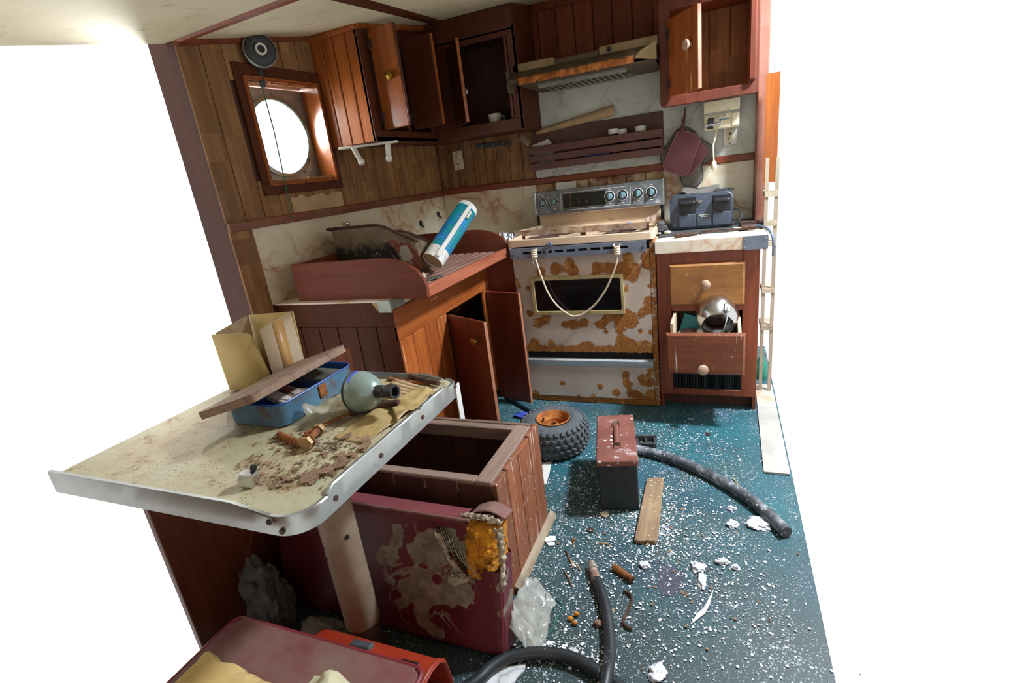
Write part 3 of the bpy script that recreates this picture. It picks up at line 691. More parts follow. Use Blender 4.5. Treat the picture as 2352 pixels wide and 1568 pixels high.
b = B().lathe([(0.032, 0), (0.034, 0.55), (0.026, 0.55), (0.02, 0.0)], Matrix.Translation((-1.02, 3.166, 1.532)) @ Euler((0, R(84), 0)).to_matrix().to_4x4(), 20)
def sheet(u, v): return (-1.04 + 0.47 * u, 3.172 - 0.012 * math.sin(v * 3.14), 1.497 + 0.040 * u + v * (0.026 + 0.030 * u))
b.bm.free(); b = B().grid(14, 8, sheet)
o = obj('paper_roll', b, M_TANPAPER, solid=0.002); meta(o, 'curled tan sheet of paper tucked behind the spice rack', 'paper')

t = thing('can_opener', 'cream electric can opener fixed under the wall cabinet above the toaster', 'can opener', (-0.007, 3.0, 1.385))
obj('housing', B().box(-0.088, 0.074, 2.955, 3.19, 1.384, 1.512, 0.004), M_CREAM, t)
obj('lid_band', B().box(-0.089, 0.075, 2.951, 2.957, 1.450, 1.462), M_STEEL, t)
obj('upper_cover', B().box(-0.089, 0.0745, 2.948, 2.956, 1.462, 1.515, 0.002), M_CREAM, t)
obj('side_panel', B().box(0.040, 0.0735, 2.950, 2.956, 1.390, 1.447, 0.002), M_CREAM, t)
obj('cutter', B().box(-0.070, -0.040, 2.935, 2.956, 1.405, 1.438, 0.004).box(-0.072, -0.044, 2.938, 2.956, 1.386, 1.398, 0.003), M_BLACK, t)
obj('lever', B().obox((-0.045, 2.938, 1.407), (0.085, 0.02, 0.010), (0, R(-3), 0), 0.003).obox((-0.01, 2.942, 1.437), (0.055, 0.016, 0.006), (0, R(-10), 0), 0.002), M_CHROME, t)
obj('label', B().box(-0.012, 0.032, 2.9535, 2.9552, 1.422, 1.428).box(-0.016, -0.010, 2.9535, 2.9552, 1.415, 1.428), M_TEALK, t)
cd = obj('cord', B().tube([(-0.03, 2.99, 1.386), (-0.035, 2.985, 1.35), (-0.046, 2.98, 1.31), (-0.044, 2.975, 1.26), (-0.042, 2.97, 1.225)], 0.004, 8), M_CREAM, t)
obj('plug', B().lathe([(0.006, 0.03), (0.012, 0.02), (0.015, 0.0), (0.010, -0.012), (0, -0.012)], Matrix.Translation((-0.042, 2.97, 1.205)), 12).box(-0.048, -0.046, 2.968, 2.972, 1.178, 1.195).box(-0.038, -0.036, 2.968, 2.972, 1.178, 1.195), M_CREAM, cd)

def outlet(nm, x, z, label, mt, gf):
    t = thing(nm, label, 'outlet', (x, 3.19, z))
    obj('cover_plate', B().box(x - 0.034, x + 0.034, 3.182, 3.190, z - 0.058, z + 0.058, 0.002), mt, t)
    obj('receptacle', B().box(x - 0.017, x + 0.017, 3.178, 3.183, z - 0.036, z + 0.036, 0.002), M_CREAM, t)
    b = B()
    for s in (-1, 1):
        for q in (-1, 1): b.box(x + q * 0.006 - 0.0015, x + q * 0.006 + 0.0015, 3.1765, 3.1785, z + s * 0.024 - 0.005, z + s * 0.024 + 0.005)
        b.cyl((x, 3.1785, z + s * 0.048), (x, 3.181, z + s * 0.048), 0.003, n=8)
    obj('slots', b, M_BLACK, t)['kind'] = 'stuff'
    if gf: obj('test_button', B().box(x - 0.007, x + 0.007, 3.1755, 3.179, z - 0.006, z, 0.001), M_BLACK, t); obj('reset_button', B().box(x - 0.007, x + 0.007, 3.1755, 3.179, z + 0.002, z + 0.008, 0.001), M_CANRED, t)
outlet('wall_outlet', 0.035, 1.358, 'white safety outlet with test buttons behind the can opener', M_WHITE, True)
outlet('wall_outlet', -1.596, 1.419, 'cream double outlet on the tan planks below the corner cabinet', M_CREAM, False)
t = thing('hook_rail', 'narrow dark rail of hooks on the tan planks beneath the corner cabinet', 'hook rail', (-1.335, 3.19, 1.48))
b = B(); b.M = Matrix.Translation((-1.335, 3.19, 1.482)) @ Matrix.Rotation(R(2), 4, 'Y'); b.box(-0.115, 0.115, -0.008, 0.006, -0.014, 0.014, 0.003); obj('board', b, M_BLACKD, t)
for k in range(3): obj('hook', B().tube([(-1.41 + 0.075 * k, 3.184, 1.483), (-1.41 + 0.075 * k, 3.170, 1.478), (-1.41 + 0.075 * k, 3.168, 1.488)], 0.003, 6), M_STEEL, t)

t = thing('towel_holder', 'white plastic paper towel holder under the porthole-side wall cabinet', 'towel holder', (-1.68, 2.33, 1.52))
obj('rail', B().obox((-1.645, 2.315, 1.518), (0.30, 0.03, 0.012), (0, 0, R(22)), 0.003), M_WHITE, t)
def arm(x, y, s): 
    b = B(); b.tube([(x, y, 1.515), (x + 0.016 * s, y, 1.475), (x + 0.03 * s, y, 1.448)], [0.018, 0.018, 0.017], 12, flat=0.6)
    b.blob((x + 0.030 * s, y, 1.444), (0.019, 0.014, 0.019), 0.0, 1, 2); return b
obj('arm', arm(-1.715, 2.285, 1), M_WHITE, t); obj('arm', arm(-1.56, 2.36, -0.3), M_WHITE, t)

# ---- pot holders
def pad(nm, label, cat, cx, cz, w_, h_, rot, y, mt, mtrim, r=0.03, th=0.012, top=0.0):
    t = thing(nm, label, cat, (cx, 3.16, cz), group='oven mitts and pot holders on the hook')
    m = Matrix.Translation((cx, y, cz)) @ Matrix.Rotation(R(rot), 4, 'Y')
    P = rrect(-w_ / 2, w_ / 2, -h_ / 2, h_ / 2, r, 6)
    P = [(p[0] * (1 - top * (p[1] + h_ / 2) / h_), p[1]) for p in P]
    b = B(); b.M = m; b.prism(P, 'y', -th / 2, th / 2, 0.003, 2); obj('pad', b, mt, t)
    b = B(); b.M = m; b.tube([(p[0], -th * 0.2, p[1]) for p in P], 0.0042, 6, closed=True); obj('binding', b, mtrim, t)
    return t
pad('oven_mitt', 'grey oven mitt hanging sideways behind the maroon pot holders', 'oven mitt', -0.225, 1.315, 0.13, 0.22, 38, 3.172, M_GREYCLOTH, M_MITTTRIM, 0.05)
pad('oven_mitt', 'grey oven mitt hanging lowest behind the maroon pot holders', 'oven mitt', -0.165, 1.20, 0.115, 0.19, -8, 3.170, M_GREYCLOTH, M_MITTTRIM, 0.052)
pad('oven_mitt', 'grey oven mitt whose thumb sticks out beside the pot holders', 'oven mitt', -0.12, 1.295, 0.10, 0.16, 128, 3.174, M_GREYCLOTH, M_MITTTRIM, 0.045)
pad('pot_holder', 'maroon pot holder mostly hidden behind a larger maroon one', 'pot holder', -0.175, 1.268, 0.14, 0.17, 40, 3.156, M_PINK, M_PINKT, 0.03)
t = pad('pot_holder', 'large faded maroon pot holder hanging in front of grey mitts', 'pot holder', -0.208, 1.29, 0.145, 0.215, 24, 3.135, M_PINK, M_PINKT, 0.034, top=0.12)
obj('hanging_loop', B().tube([(-0.212, 3.14, 1.385), (-0.200, 3.15, 1.43), (-0.190, 3.16, 1.50), (-0.188, 3.17, 1.525)], [0.022, 0.018, 0.008, 0.004], 10, flat=0.5), M_PINK, t)
# ================================================================ STOVE
st = thing('stove', 'rust-stained pinkish electric stove with a rope tied across its oven door', 'stove', (-0.69, 2.9, 0.0))
b = B().box(-1.068, -1.050, 2.64, 3.16, 0.0, 0.90, 0.003).box(-0.3365, -0.308, 2.626, 3.16, 0.0, 0.90, 0.004).box(-1.05, -0.33, 3.12, 3.16, 0.02, 0.90).box(-1.05, -0.33, 2.66, 3.12, 0.02, 0.04).box(-1.05, -0.33, 2.67, 2.69, 0.04, 0.89)
o = obj('body', b, M_STOVE, st); cut_attr(o, 'rust', lambda p: 0.62 if p.x > -0.34 and p.y < 2.7 else 0.05)
RD = [(-0.744, 0.825, .025), (-0.913, 0.776), (-0.829, 0.783, .04), (-0.735, 0.771, .04), (-0.605, 0.776, .04), (-0.536, 0.776, .04), (-0.461, 0.772, .04), (-0.429, 0.729, .04), (-0.408, 0.763), (-0.438, 0.832, .03), (-0.34, 0.879, .03), (-0.353, 0.821, .03), (-0.345, 0.779, .025), (-1.063, 0.733, .02), (-1.052, 0.695, .02), (-0.997, 0.686, .02), (-1.002, 0.543, .025), (-0.961, 0.484), (-0.911, 0.507), (-0.806, 0.475, .02), (-0.756, 0.474, .035), (-0.692, 0.481, .03), (-0.605, 0.469, .032), (-0.579, 0.428, .016), (-0.566, 0.51, .03), (-0.495, 0.509, .045), (-0.453, 0.516, .04), (-0.46, 0.66, .018), (-0.441, 0.479, .035), (-0.506, 0.443, .03), (-0.502, 0.382, .03), (-0.384, 0.53, .02), (-0.35, 0.551, .035), (-0.345, 0.6, .025), (-0.395, 0.435, .014), (-0.998, 0.372, .03), (-0.893, 0.372, .018), (-0.687, 0.358, .03), (-0.475, 0.36, .04), (-0.434, 0.345, .04), (-0.377, 0.368, .02), (-0.344, 0.339, .04), (-0.342, 0.428, .02), (-0.342, 0.677, .014)]
RD += [(-1.04 + 0.055 * i, 0.322, .034) for i in range(14)]
def plate(nm, x0, x1, z0, z1, y, L, nu, nv, th=0.02, edge=None, parent=st, mt=None):
    def f(u, v):
        x = x0 + (x1 - x0) * u; z = z0 + (z1 - z0) * v
        if edge and v == 0: z += edge * noise.noise(Vector((u * 38, 1, 0)))
        return (x, y, z)
    b = B().grid(nu, nv, f); bm = b.bm
    ob = b.bm.verts[:]
    ext = bmesh.ops.extrude_face_region(bm, geom=bm.faces[:])
    bmesh.ops.translate(bm, verts=[q for q in ext['geom'] if isinstance(q, bmesh.types.BMVert)], vec=(0, th, 0))
    o = obj(nm, b, mt or M_STOVE, parent); cut_attr(o, 'rust', lambda p: spots(p.x, p.z, L)); return o
od = plate('oven_door', -1.068, -0.337, 0.312, 0.862, 2.62, RD, 110, 84, 0.03, 0.008)
obj('door_gap', B().box(-1.05, -0.332, 2.645, 2.67, 0.262, 0.90), M_DARK, st)
# window
b = B()
ring_frame(b, rrect(-0.976, -0.470, 0.531, 0.747, 0.006), rrect(-0.955, -0.486, 0.553, 0.726, 0.012), 2.606, 2.622)
obj('window_frame', b, M_YELLOWM, od, bevel=0.003)
obj('window_glass', B().box(-0.958, -0.483, 2.614, 2.619, 0.550, 0.729), M_GLASSB, od)
# vent handle
b = B(); SX = lambda q: -1.065 + (q - 125) * 0.00038
sl = [(320, 590), (625, 750), (790, 910), (955, 1080), (1120, 1245), (1290, 1420), (1465, 1785)]
ex = [-1.065] + [SX(q) for p in sl for q in p] + [-0.346]
b.box(-1.065, -0.346, 2.584, 2.596, 0.892, 0.911).box(-1.065, -0.346, 2.584, 2.596, 0.857, 0.879)
for i in range(0, len(ex), 2): b.box(ex[i], ex[i + 1], 2.584, 2.596, 0.879, 0.892)
b.box(-1.065, -0.346, 2.596, 2.625, 0.905, 0.911).box(-1.065, -0.346, 2.596, 2.625, 0.857, 0.863)
obj('vent_handle', b, M_STOVEB, od)
obj('vent_recess', B().box(-1.05, -0.36, 2.606, 2.618, 0.864, 0.904), M_DARK, od)
for x in (-1.052, -0.362): obj('screw', B().cyl((x, 2.584, 0.876), (x, 2.582, 0.876), 0.005, n=10), M_BLACK, od)
b = B().obox((-0.835, 2.578, 0.925), (0.034, 0.02, 0.018), (0, R(-6), 0), 0.004).obox((-0.850, 2.580, 0.902), (0.018, 0.012, 0.05), (0, R(28), 0), 0.004)
obj('latch_lever', b, M_STOVEB, st)
# drawer
obj('drawer_handle', B().prism([(2.612, 0.232), (2.606, 0.264), (2.622, 0.268), (2.65, 0.268), (2.65, 0.226), (2.618, 0.226)], 'x', -1.052, -0.336), M_BRIGHT, st)
LD = [(-0.85, 0.118, .022), (-0.634, 0.105, .022), (-0.484, 0.184, .026), (-0.483, 0.135, .03), (-0.399, 0.163, .03), (-0.379, 0.14, .026), (-0.542, 0.069, .03), (-0.461, 0.073, .035), (-0.418, 0.055, .03), (-0.353, 0.078, .03), (-0.35, 0.15, .03), (-0.35, 0.21, .025), (-0.676, 0.046, .02), (-0.76, 0.04, .012), (-1.026, 0.046, .03), (-0.345, 0.045, .03), (-0.345, 0.045, .03)]
plate('storage_drawer', -1.05, -0.336, 0.038, 0.228, 2.618, LD, 100, 30, 0.02)
LK = [(-1.05 + 0.06 * i, 0.014, .042) for i in range(13)] + [(-0.37, 0.018, .03)]
plate('bottom_skirt', -1.05, -0.332, 0.004, 0.034, 2.622, LK, 110, 8, 0.02, 0.006)
# cooktop pan
b = B(); ct = 0.035
P0 = rrect(-1.082, -0.310, 2.596, 3.10, 0.02, 4); P1 = rrect(-1.066, -0.326, 2.612, 3.09, 0.012, 4)
n = len(P0); A = [[b.v((p[0], p[1], z - (0.006 if p[0] > -0.6 else 0))) for p in Q] for Q, z in ((P0, 0.918), (P0, 0.956), (P1, 0.956), (P1, 0.930))]
for r0, r1 in ((0, 1), (1, 2), (2, 3)):
    for k in range(n): b.bm.faces.new((A[r0][k], A[r0][(k + 1) % n], A[r1][(k + 1) % n], A[r1][k]))
b.bm.faces.new(A[3]); b.bm.faces.new(A[0][::-1])
obj('cooktop', b, M_STOVEC, st, bevel=0.003)
obj('cooktop_gap', B().box(-1.05, -0.33, 2.63, 3.08, 0.895, 0.919), M_DARK, st)
# burners
for x, y, r in ((-0.90, 2.74, 0.075), (-0.90, 2.97, 0.095), (-0.49, 2.95, 0.075), (-0.50, 2.74, 0.085)):
    obj('drip_bowl', B().lathe([(r + 0.012, 0.932), (r + 0.006, 0.935), (r * 0.6, 0.926), (0, 0.925)], Matrix.Translation((x, y, 0)), 28, cap=False), M_RUSTD, st)
    obj('burner_coil', B().tube([(x + (0.02 + (r - 0.02) * k / 60) * math.cos(k * 0.42), y + (0.02 + (r - 0.02) * k / 60) * math.sin(k * 0.42), 0.938) for k in range(61)], 0.0045, 6), M_RUSTD, st)
# back guard
bgd = obj('backguard', B().box(-1.052, -0.325, 3.098, 3.165, 0.93, 1.04, 0.003), M_STOVEC, st)
obj('backguard_side', B().box(-1.066, -1.052, 3.10, 3.165, 0.93, 1.17), M_DARK, st); obj('backguard_side', B().box(-0.325, -0.312, 3.10, 3.165, 0.93, 1.17), M_DARK, st)
b = B().prism([(3.070, 1.036), (3.086, 1.168), (3.168, 1.168), (3.168, 1.036)], 'x', -1.062, -0.312, 0.002)
pn = obj('control_panel', b, M_STOVEP, st)
for x in (-1.070, -0.314): obj('end_cap', B().prism([(3.066, 1.033), (3.083, 1.171), (3.17, 1.171), (3.17, 1.033)], 'x', x, x + 0.012, 0.003), M_ALU, st)
obj('chrome_lip', B().box(-1.062, -0.312, 3.062, 3.078, 1.030, 1.041, 0.002), M_CHROME, st)
def py(z): return 3.070 + (z - 1.036) * 0.121
PT = Matrix.Rotation(R(90 - 6.9), 4, 'X')
def pbox(nm, x0, x1, z0, z1, mt, parent=pn, d=0.0015):
    b = B(); z = (z0 + z1) / 2; b.obox(((x0 + x1) / 2, py(z) - d / 2, z), (x1 - x0, d * 2, z1 - z0), (R(-6.9), 0, 0)); return obj(nm, b, mt, parent)
pbox('dark_window', -0.885, -0.63, 1.062, 1.142, M_GLASSB)
for (x0, x1, z0, z1) in ((-0.899, -0.487, 1.149, 1.151), (-0.899, -0.487, 1.049, 1.051), (-0.900, -0.898, 1.05, 1.15), (-0.488, -0.486, 1.05, 1.15)): pbox('panel_line', x0, x1, z0, z1, M_WHITE)
pbox('red_marker', -0.842, -0.838, 1.063, 1.140, M_CANRED, d=0.003); pbox('red_marker', -0.785, -0.782, 1.083, 1.102, M_CANRED, d=0.003); pbox('red_marker', -0.742, -0.739, 1.083, 1.104, M_CANRED, d=0.003)
for x in (-1.014, -0.941, -0.605, -0.531, -0.445, -0.371):
    r = 0.027 if x < -0.9 else 0.031
    m = Matrix.Translation((x, py(1.104) - 0.001, 1.104)) @ PT
    kd = obj('control_dial', B().lathe([(r, 0), (r, 0.004), (r * 0.93, 0.006), (0, 0.006)], m, 32), M_BLACK, st)
    obj('dial_ring', B().lathe([(r * 0.99, 0.0055), (r * 0.90, 0.0072), (r * 0.88, 0.0055)], m, 32, cap=False), M_WHITE, kd)
    b = B().lathe([(r * 0.62, 0.006), (r * 0.56, 0.016), (r * 0.45, 0.018), (0, 0.018)], m, 20); b.M = m; b.box(-r * 0.12, r * 0.12, -r * 0.62, r * 0.62, 0.012, 0.027, 0.001); b.M = None
    obj('knob', b, M_TEALK, kd)
    for dz in (0.040, -0.041): pbox('mark', x - 0.008, x + 0.008, 1.104 + dz - 0.001, 1.104 + dz + 0.002, M_WHITE)
for x, z in ((-0.841, 1.104), (-0.785, 1.105), (-0.744, 1.107)):
    obj('small_knob', B().lathe([(0.009, 0), (0.008, 0.014), (0, 0.015)], Matrix.Translation((x, py(z), z)) @ PT, 12), M_BLACK, st)
b = B()
for i in range(16): b.box(-0.885 + 0.0155 * i, -0.885 + 0.0155 * i + 0.011, py(1.054) - 0.002, py(1.054) + 0.003, 1.0525, 1.057)
o = obj('panel_print', b, M_BLACK, pn); o['kind'] = 'stuff'

t = thing('rope', 'cream rope knotted at both ends and drooping across the oven window', 'rope', (-0.71, 2.565, 0.90))
RP = [(-0.924, 2.574, 0.884), (-0.925, 2.572, 0.862), (-0.916, 2.573, 0.84), (-0.894, 2.58, 0.738), (-0.865, 2.585, 0.649), (-0.819, 2.588, 0.581), (-0.764, 2.588, 0.538), (-0.731, 2.588, 0.531), (-0.682, 2.588, 0.545), (-0.621, 2.588, 0.592), (-0.56, 2.586, 0.669), (-0.514, 2.58, 0.758), (-0.49, 2.575, 0.818), (-0.486, 2.570, 0.86), (-0.488, 2.572, 0.885)]
def smooth_pts(P, k=6):
    P = [Vector(p) for p in P]; O = []
    for i in range(len(P) - 1):
        a, b_, c, d = P[max(i - 1, 0)], P[i], P[i + 1], P[min(i + 2, len(P) - 1)]
        for j in range(k):
            q = j / k; O.append(0.5 * ((2 * b_) + (c - a) * q + (2 * a - 5 * b_ + 4 * c - d) * q * q + (3 * b_ - a - 3 * c + d) * q ** 3))
    return O + [P[-1]]
obj('rope_loop', B().tube(smooth_pts(RP), 0.0052, 8), M_ROPE, t)
for x, z in ((-0.924, 0.880), (-0.487, 0.870)):
    b = B()
    for i in range(4): b.tube([(x + 0.013 * math.cos(a * 0.63), 2.574 + 0.013 * math.sin(a * 0.63), z + 0.018 - 0.011 * i + 0.003 * math.sin(a)) for a in range(10)], 0.006, 6, closed=True)
    if x > -0.6: b.tube([(x - 0.004, 2.572, z + 0.005), (x - 0.016, 2.572, z + 0.035), (x - 0.012, 2.59, z + 0.03)], 0.005, 6).tube([(x + 0.004, 2.572, z + 0.005), (x + 0.018, 2.572, z + 0.035), (x + 0.012, 2.59, z + 0.03)], 0.005, 6)
    else: b.tube([(x - 0.006, 2.572, z - 0.01), (x - 0.010, 2.572, z - 0.045), (x - 0.004, 2.574, z - 0.06)], 0.004, 6)
    obj('knot', b, M_ROPE, t)

t = thing('burner_frame', 'rusted metal frame of flat bars lying on the stove top', 'frame', (-0.72, 2.85, 0.94))
obj('bar', B().obox((-0.745, 2.80, 0.962), (0.75, 0.006, 0.031), (0, R(0.6), 0)), M_BARS, t)
obj('bar', B().prism([(-0.372, 2.797), (-0.368, 2.797), (-0.322, 3.02), (-0.326, 3.02)], 'z', 0.962, 0.994), M_BARS, t)
obj('bar', B().prism([(-1.118, 2.797), (-1.113, 2.797), (-0.99, 3.05), (-0.995, 3.05)], 'z', 0.948, 0.979), M_BARS, t)
for x in (-1.08, -0.725, -0.385): obj('support', B().box(x, x + 0.03, 2.803, 2.808, 0.930, 0.972), M_RUSTD, t)
t = thing('spatula', 'white bladed spatula with a blue and orange handle on the stove top', 'spatula', (-0.55, 2.905, 0.934))
obj('blade', B().prism([(-0.63, 2.895), (-0.61, 2.88), (-0.555, 2.885), (-0.555, 2.925), (-0.62, 2.93)], 'z', 0.940, 0.954, 0.003), M_WHITE, t)
obj('grip', B().obox((-0.535, 2.905, 0.952), (0.045, 0.03, 0.024), (0, 0, 0), 0.006).obox((-0.475, 2.905, 0.952), (0.038, 0.03, 0.024), (0, 0, 0), 0.006), M_BLUEPL, t)
obj('band', B().obox((-0.503, 2.905, 0.952), (0.022, 0.028, 0.022), (0, 0, 0), 0.004), M_FOAM, t)
t = thing('dark_lid', 'dark round pan lid lying under the rusted bar on the stove top', 'lid', (-0.93, 2.72, 0.94))
obj('disc', B().lathe([(0.085, 0.938), (0.088, 0.944), (0.06, 0.95), (0, 0.953)], Matrix.Translation((-0.93, 2.70, 0)), 28), M_RUSTD, t)
b = B()
b.grid(24, 14, lambda u, v: (-1.235 + 0.13 * u, 2.70 + 0.12 * v, 0.945 + 0.03 * noise.noise(Vector((u * 9, v * 9, 4))) + 0.035 * math.sin(u * 3.1) * math.sin(v * 3.1)))
o = obj('crumpled_foil', b, M_SILVER, smooth=0, solid=0.001); meta(o, 'crumpled silver foil wedged beside the stove and the slatted tray', 'foil')
o = obj('paper_card', B().obox((-0.882, 3.160, 1.18), (0.125, 0.003, 0.06), (R(4), R(1), 0)), M_PAPER); meta(o, 'small white card standing behind the stove control panel', 'card')

# ================================================================ RIGHT BASE CABINET AND COUNTER
cb = thing('base_cabinet', 'red wood drawer cabinet beside the stove with its lower drawer pulled out', 'cabinet', (-0.07, 2.9, 0.0))
b = B(); face_frame(b, 'y', 2.622, 2.642, -0.303, 0.163, 0.078, 0.836, [(-0.235, 0.092, 0.585, 0.770)]); b.bm.free()
b = B()
b.box(-0.303, -0.236, 2.622, 2.642, 0.078, 0.836, 0.002).box(0.093, 0.163, 2.622, 2.642, 0.078, 0.836, 0.002)
b.box(-0.236, 0.093, 2.622, 2.642, 0.77, 0.836, 0.002).box(-0.236, 0.093, 2.622, 2.642, 0.538, 0.585, 0.002).box(-0.236, 0.093, 2.622, 2.642, 0.20, 0.335, 0.002).box(-0.236, 0.093, 2.622, 2.642, 0.078, 0.112, 0.002)
obj('face_frame', b, W_CAB, cb)
obj('side_board', B().box(0.147, 0.163, 2.642, 3.19, 0.0, 0.836), W_CAB, cb); obj('side_board', B().box(-0.303, -0.287, 2.642, 3.19, 0.0, 0.836), W_CAB, cb)
obj('toe_board', B().box(-0.287, 0.147, 2.69, 2.705, 0.0, 0.10), W_BOXI, cb); obj('inner_back', B().box(-0.287, 0.147, 3.17, 3.185, 0.0, 0.83), W_BOXI, cb)
obj('grille_back', B().box(-0.236, 0.093, 2.660, 2.665, 0.10, 0.21), M_DARK, cb)
g = B().box(-0.236, 0.093, 2.626, 2.632, 0.108, 0.116).box(-0.236, 0.093, 2.626, 2.632, 0.194, 0.202).box(-0.08, -0.074, 2.626, 2.632, 0.116, 0.194)
gr = obj('vent_grille', g, M_BLACK, cb)
sl0 = obj('grille_slat', B().box(-0.232, -0.2295, 2.628, 2.640, 0.116, 0.194), M_BLACK, gr)
for i in range(1, 42): part_copy(sl0, (0.0078 * i, 0, 0))
def front(nm, x0, x1, z0, z1, y, mt, kn=True):
    b = B(); A = [[b.v(p) for p in ((x0 + e, y0, z0 + e), (x1 - e, y0, z0 + e), (x1 - e, y0, z1 - e), (x0 + e, y0, z1 - e))] for y0, e in ((y + 0.022, 0), (y + 0.008, 0), (y, 0.009))]
    for r0, r1 in ((0, 1), (1, 2)):
        for k in range(4): b.bm.faces.new((A[r0][k], A[r0][(k + 1) % 4], A[r1][(k + 1) % 4], A[r1][k]))
    b.bm.faces.new(A[2]); b.bm.faces.new(A[0][::-1])
    return obj(nm, b, mt, cb)
KN = [(0.010, 0), (0.009, 0.010), (0.018, 0.016), (0.0225, 0.024), (0.021, 0.033), (0.013, 0.040), (0, 0.042)]
KR = Matrix.Rotation(R(90), 4, 'X')
d1 = front('drawer', -0.243, 0.101, 0.573, 0.779, 2.600, W_DRAW)
obj('knob', B().lathe(KN, Matrix.Translation((-0.073, 2.601, 0.682)) @ KR, 24), M_KNOBW, d1)
d2 = front('drawer', -0.248, 0.101, 0.281, 0.485, 2.418, W_DRAWR)
obj('knob', B().lathe([(r * 1.08, h) for r, h in KN], Matrix.Translation((-0.080, 2.419, 0.374)) @ KR, 24), M_KNOBW, d2)
obj('drawer_side', B().box(-0.228, -0.213, 2.44, 2.90, 0.34, 0.532, 0.002), W_RAW, d2); obj('drawer_side', B().box(0.070, 0.085, 2.44, 2.90, 0.34, 0.532, 0.002), W_RAW, d2)
for o in d2.children[-2:]:
    for v in o.data.vertices:                       # the sides drop towards the tipped-down front
        w_ = v.co + OFF[o]; v.co.z -= max(0.0, (2.64 - w_.y)) * 0.24
obj('drawer_bottom', B().box(-0.213, 0.070, 2.44, 2.90, 0.318, 0.326), W_RAW, d2)
obj('drawer_back', B().box(-0.213, 0.070, 2.885, 2.90, 0.33, 0.52), W_RAW, d2)
t = thing('saucepan', 'polished aluminium pot tipped on its side in the open drawer', 'pot', (-0.02, 2.56, 0.50))
PM = Matrix.Translation((-0.022, 2.585, 0.517)) @ Euler((R(114), 0, R(4))).to_matrix().to_4x4()
obj('pot_body', B().lathe([(0, -0.085), (0.072, -0.083), (0.094, -0.055), (0.099, -0.01), (0.092, 0.035), (0.074, 0.058), (0.070, 0.062), (0.072, 0.064), (0.069, 0.060), (0.088, 0.033), (0.094, -0.01), (0.088, -0.052), (0.068, -0.078), (0, -0.079)], PM, 40, cap=False), M_CHROME, t)
b = B(); b.M = PM; b.tube(smooth_pts([(0.042, 0.083, 0.03), (0.040, 0.082, 0.065), (0.034, 0.055, 0.095), (0.022, 0.0, 0.105), (0.014, -0.04, 0.10)]), 0.011, 8, flat=0.3); obj('handle', b, M_BRIGHT, t)
b = B(); b.M = PM; b.obox((0.041, 0.084, 0.034), (0.032, 0.010, 0.045), (R(14), 0, R(-24)), 0.003); obj('handle_bracket', b, M_CHROME, t)
o = obj('teal_carton', B().obox((-0.150, 2.62, 0.43), (0.10, 0.03, 0.17), (R(-12), R(14), R(-20)), 0.002), M_TEALBOX); meta(o, 'teal carton standing in the open drawer beside the pot', 'carton')
t = thing('lid', 'shiny flat pan lid lying at the front of the open drawer', 'lid', (-0.15, 2.50, 0.47))
obj('disc', B().lathe([(0.066, 0), (0.068, 0.006), (0.05, 0.010), (0, 0.012)], Matrix.Translation((-0.140, 2.512, 0.440)) @ Euler((R(20), 0, 0)).to_matrix().to_4x4(), 32), M_CHROME, t)

ct = thing('worktop', 'pale marble laminate worktop with a metal corner beside the stove', 'worktop', (-0.06, 2.9, 0.836))
obj('slab', B().box(-0.306, 0.190, 2.598, 3.19, 0.838, 0.899, 0.002), M_COUNTER, ct)
obj('metal_corner', B().box(0.091, 0.193, 2.594, 2.60, 0.836, 0.898).box(0.188, 0.193, 2.60, 2.76, 0.836, 0.898), M_STOVEB, ct)
for x in (0.098, 0.183):
    for z in (0.848, 0.885): obj('screw', B().cyl((x, 2.594, z), (x, 2.592, z), 0.003, n=8), M_ALU, ct)
b = B().prism([(-0.300, 2.70), (-0.16, 2.745), (0.02, 2.752), (0.175, 2.79), (0.19, 2.80), (0.20, 3.185), (-0.300, 3.185)], 'z', 0.899, 0.904)
o = obj('rubber_mat', b, M_BLACKD); meta(o, 'dusty black mat under the toaster on the pale worktop', 'mat')
o = obj('cable', B().tube(smooth_pts([(0.12, 2.83, 0.910), (0.17, 2.80, 0.911), (0.205, 2.74, 0.90), (0.222, 2.70, 0.86), (0.225, 2.70, 0.78)]), 0.007, 8), M_STOVEB); meta(o, 'grey cable falling over the metal-capped end of the worktop', 'cable')

t = thing('toaster', 'dark blue-grey four-slice toaster with two levers on the worktop', 'toaster', (-0.105, 2.98, 0.905))
P = rrect(-0.258, 0.052, 0.912, 1.085, 0.035, 8)
b = B().prism(P, 'y', 2.90, 3.10, 0.012, 3); obj('body', b, M_TOAST, t)
for x in (-0.170, -0.005):
    o = obj('lever_recess', B().box(x - 0.043, x + 0.043, 2.897, 2.903, 0.99, 1.070, 0.002), M_BLACK, t)
    obj('lever', B().obox((x, 2.880, 1.045), (0.082, 0.036, 0.022), (R(15), 0, 0), 0.010, 3).prism([(x - 0.035, 1.033), (x + 0.035, 1.033), (x, 0.985)], 'y', 2.885, 2.897), M_BLACK, t)
    obj('pocket', B().box(x - 0.043, x + 0.043, 2.890, 2.903, 0.918, 0.985, 0.004), M_TOAST, t)
    obj('slot', B().box(x - 0.06, x + 0.06, 2.93, 2.955, 1.083, 1.087), M_BLACK, t); obj('slot', B().box(x - 0.06, x + 0.06, 3.03, 3.055, 1.083, 1.087), M_BLACK, t)
obj('centre_panel', B().box(-0.122, -0.052, 2.894, 2.902, 0.92, 0.988, 0.002), M_TOAST, t)
b = B()
for i in range(8): b.box(-0.112 + 0.0062 * i, -0.1072 + 0.0062 * i, 2.8925, 2.8942, 0.974, 0.978)
for i in range(5): b.box(-0.104 + 0.0072 * i, -0.099 + 0.0072 * i, 2.8925, 2.8942, 0.966, 0.970)
o = obj('lettering', b, M_WHITE, t); o['kind'] = 'stuff'
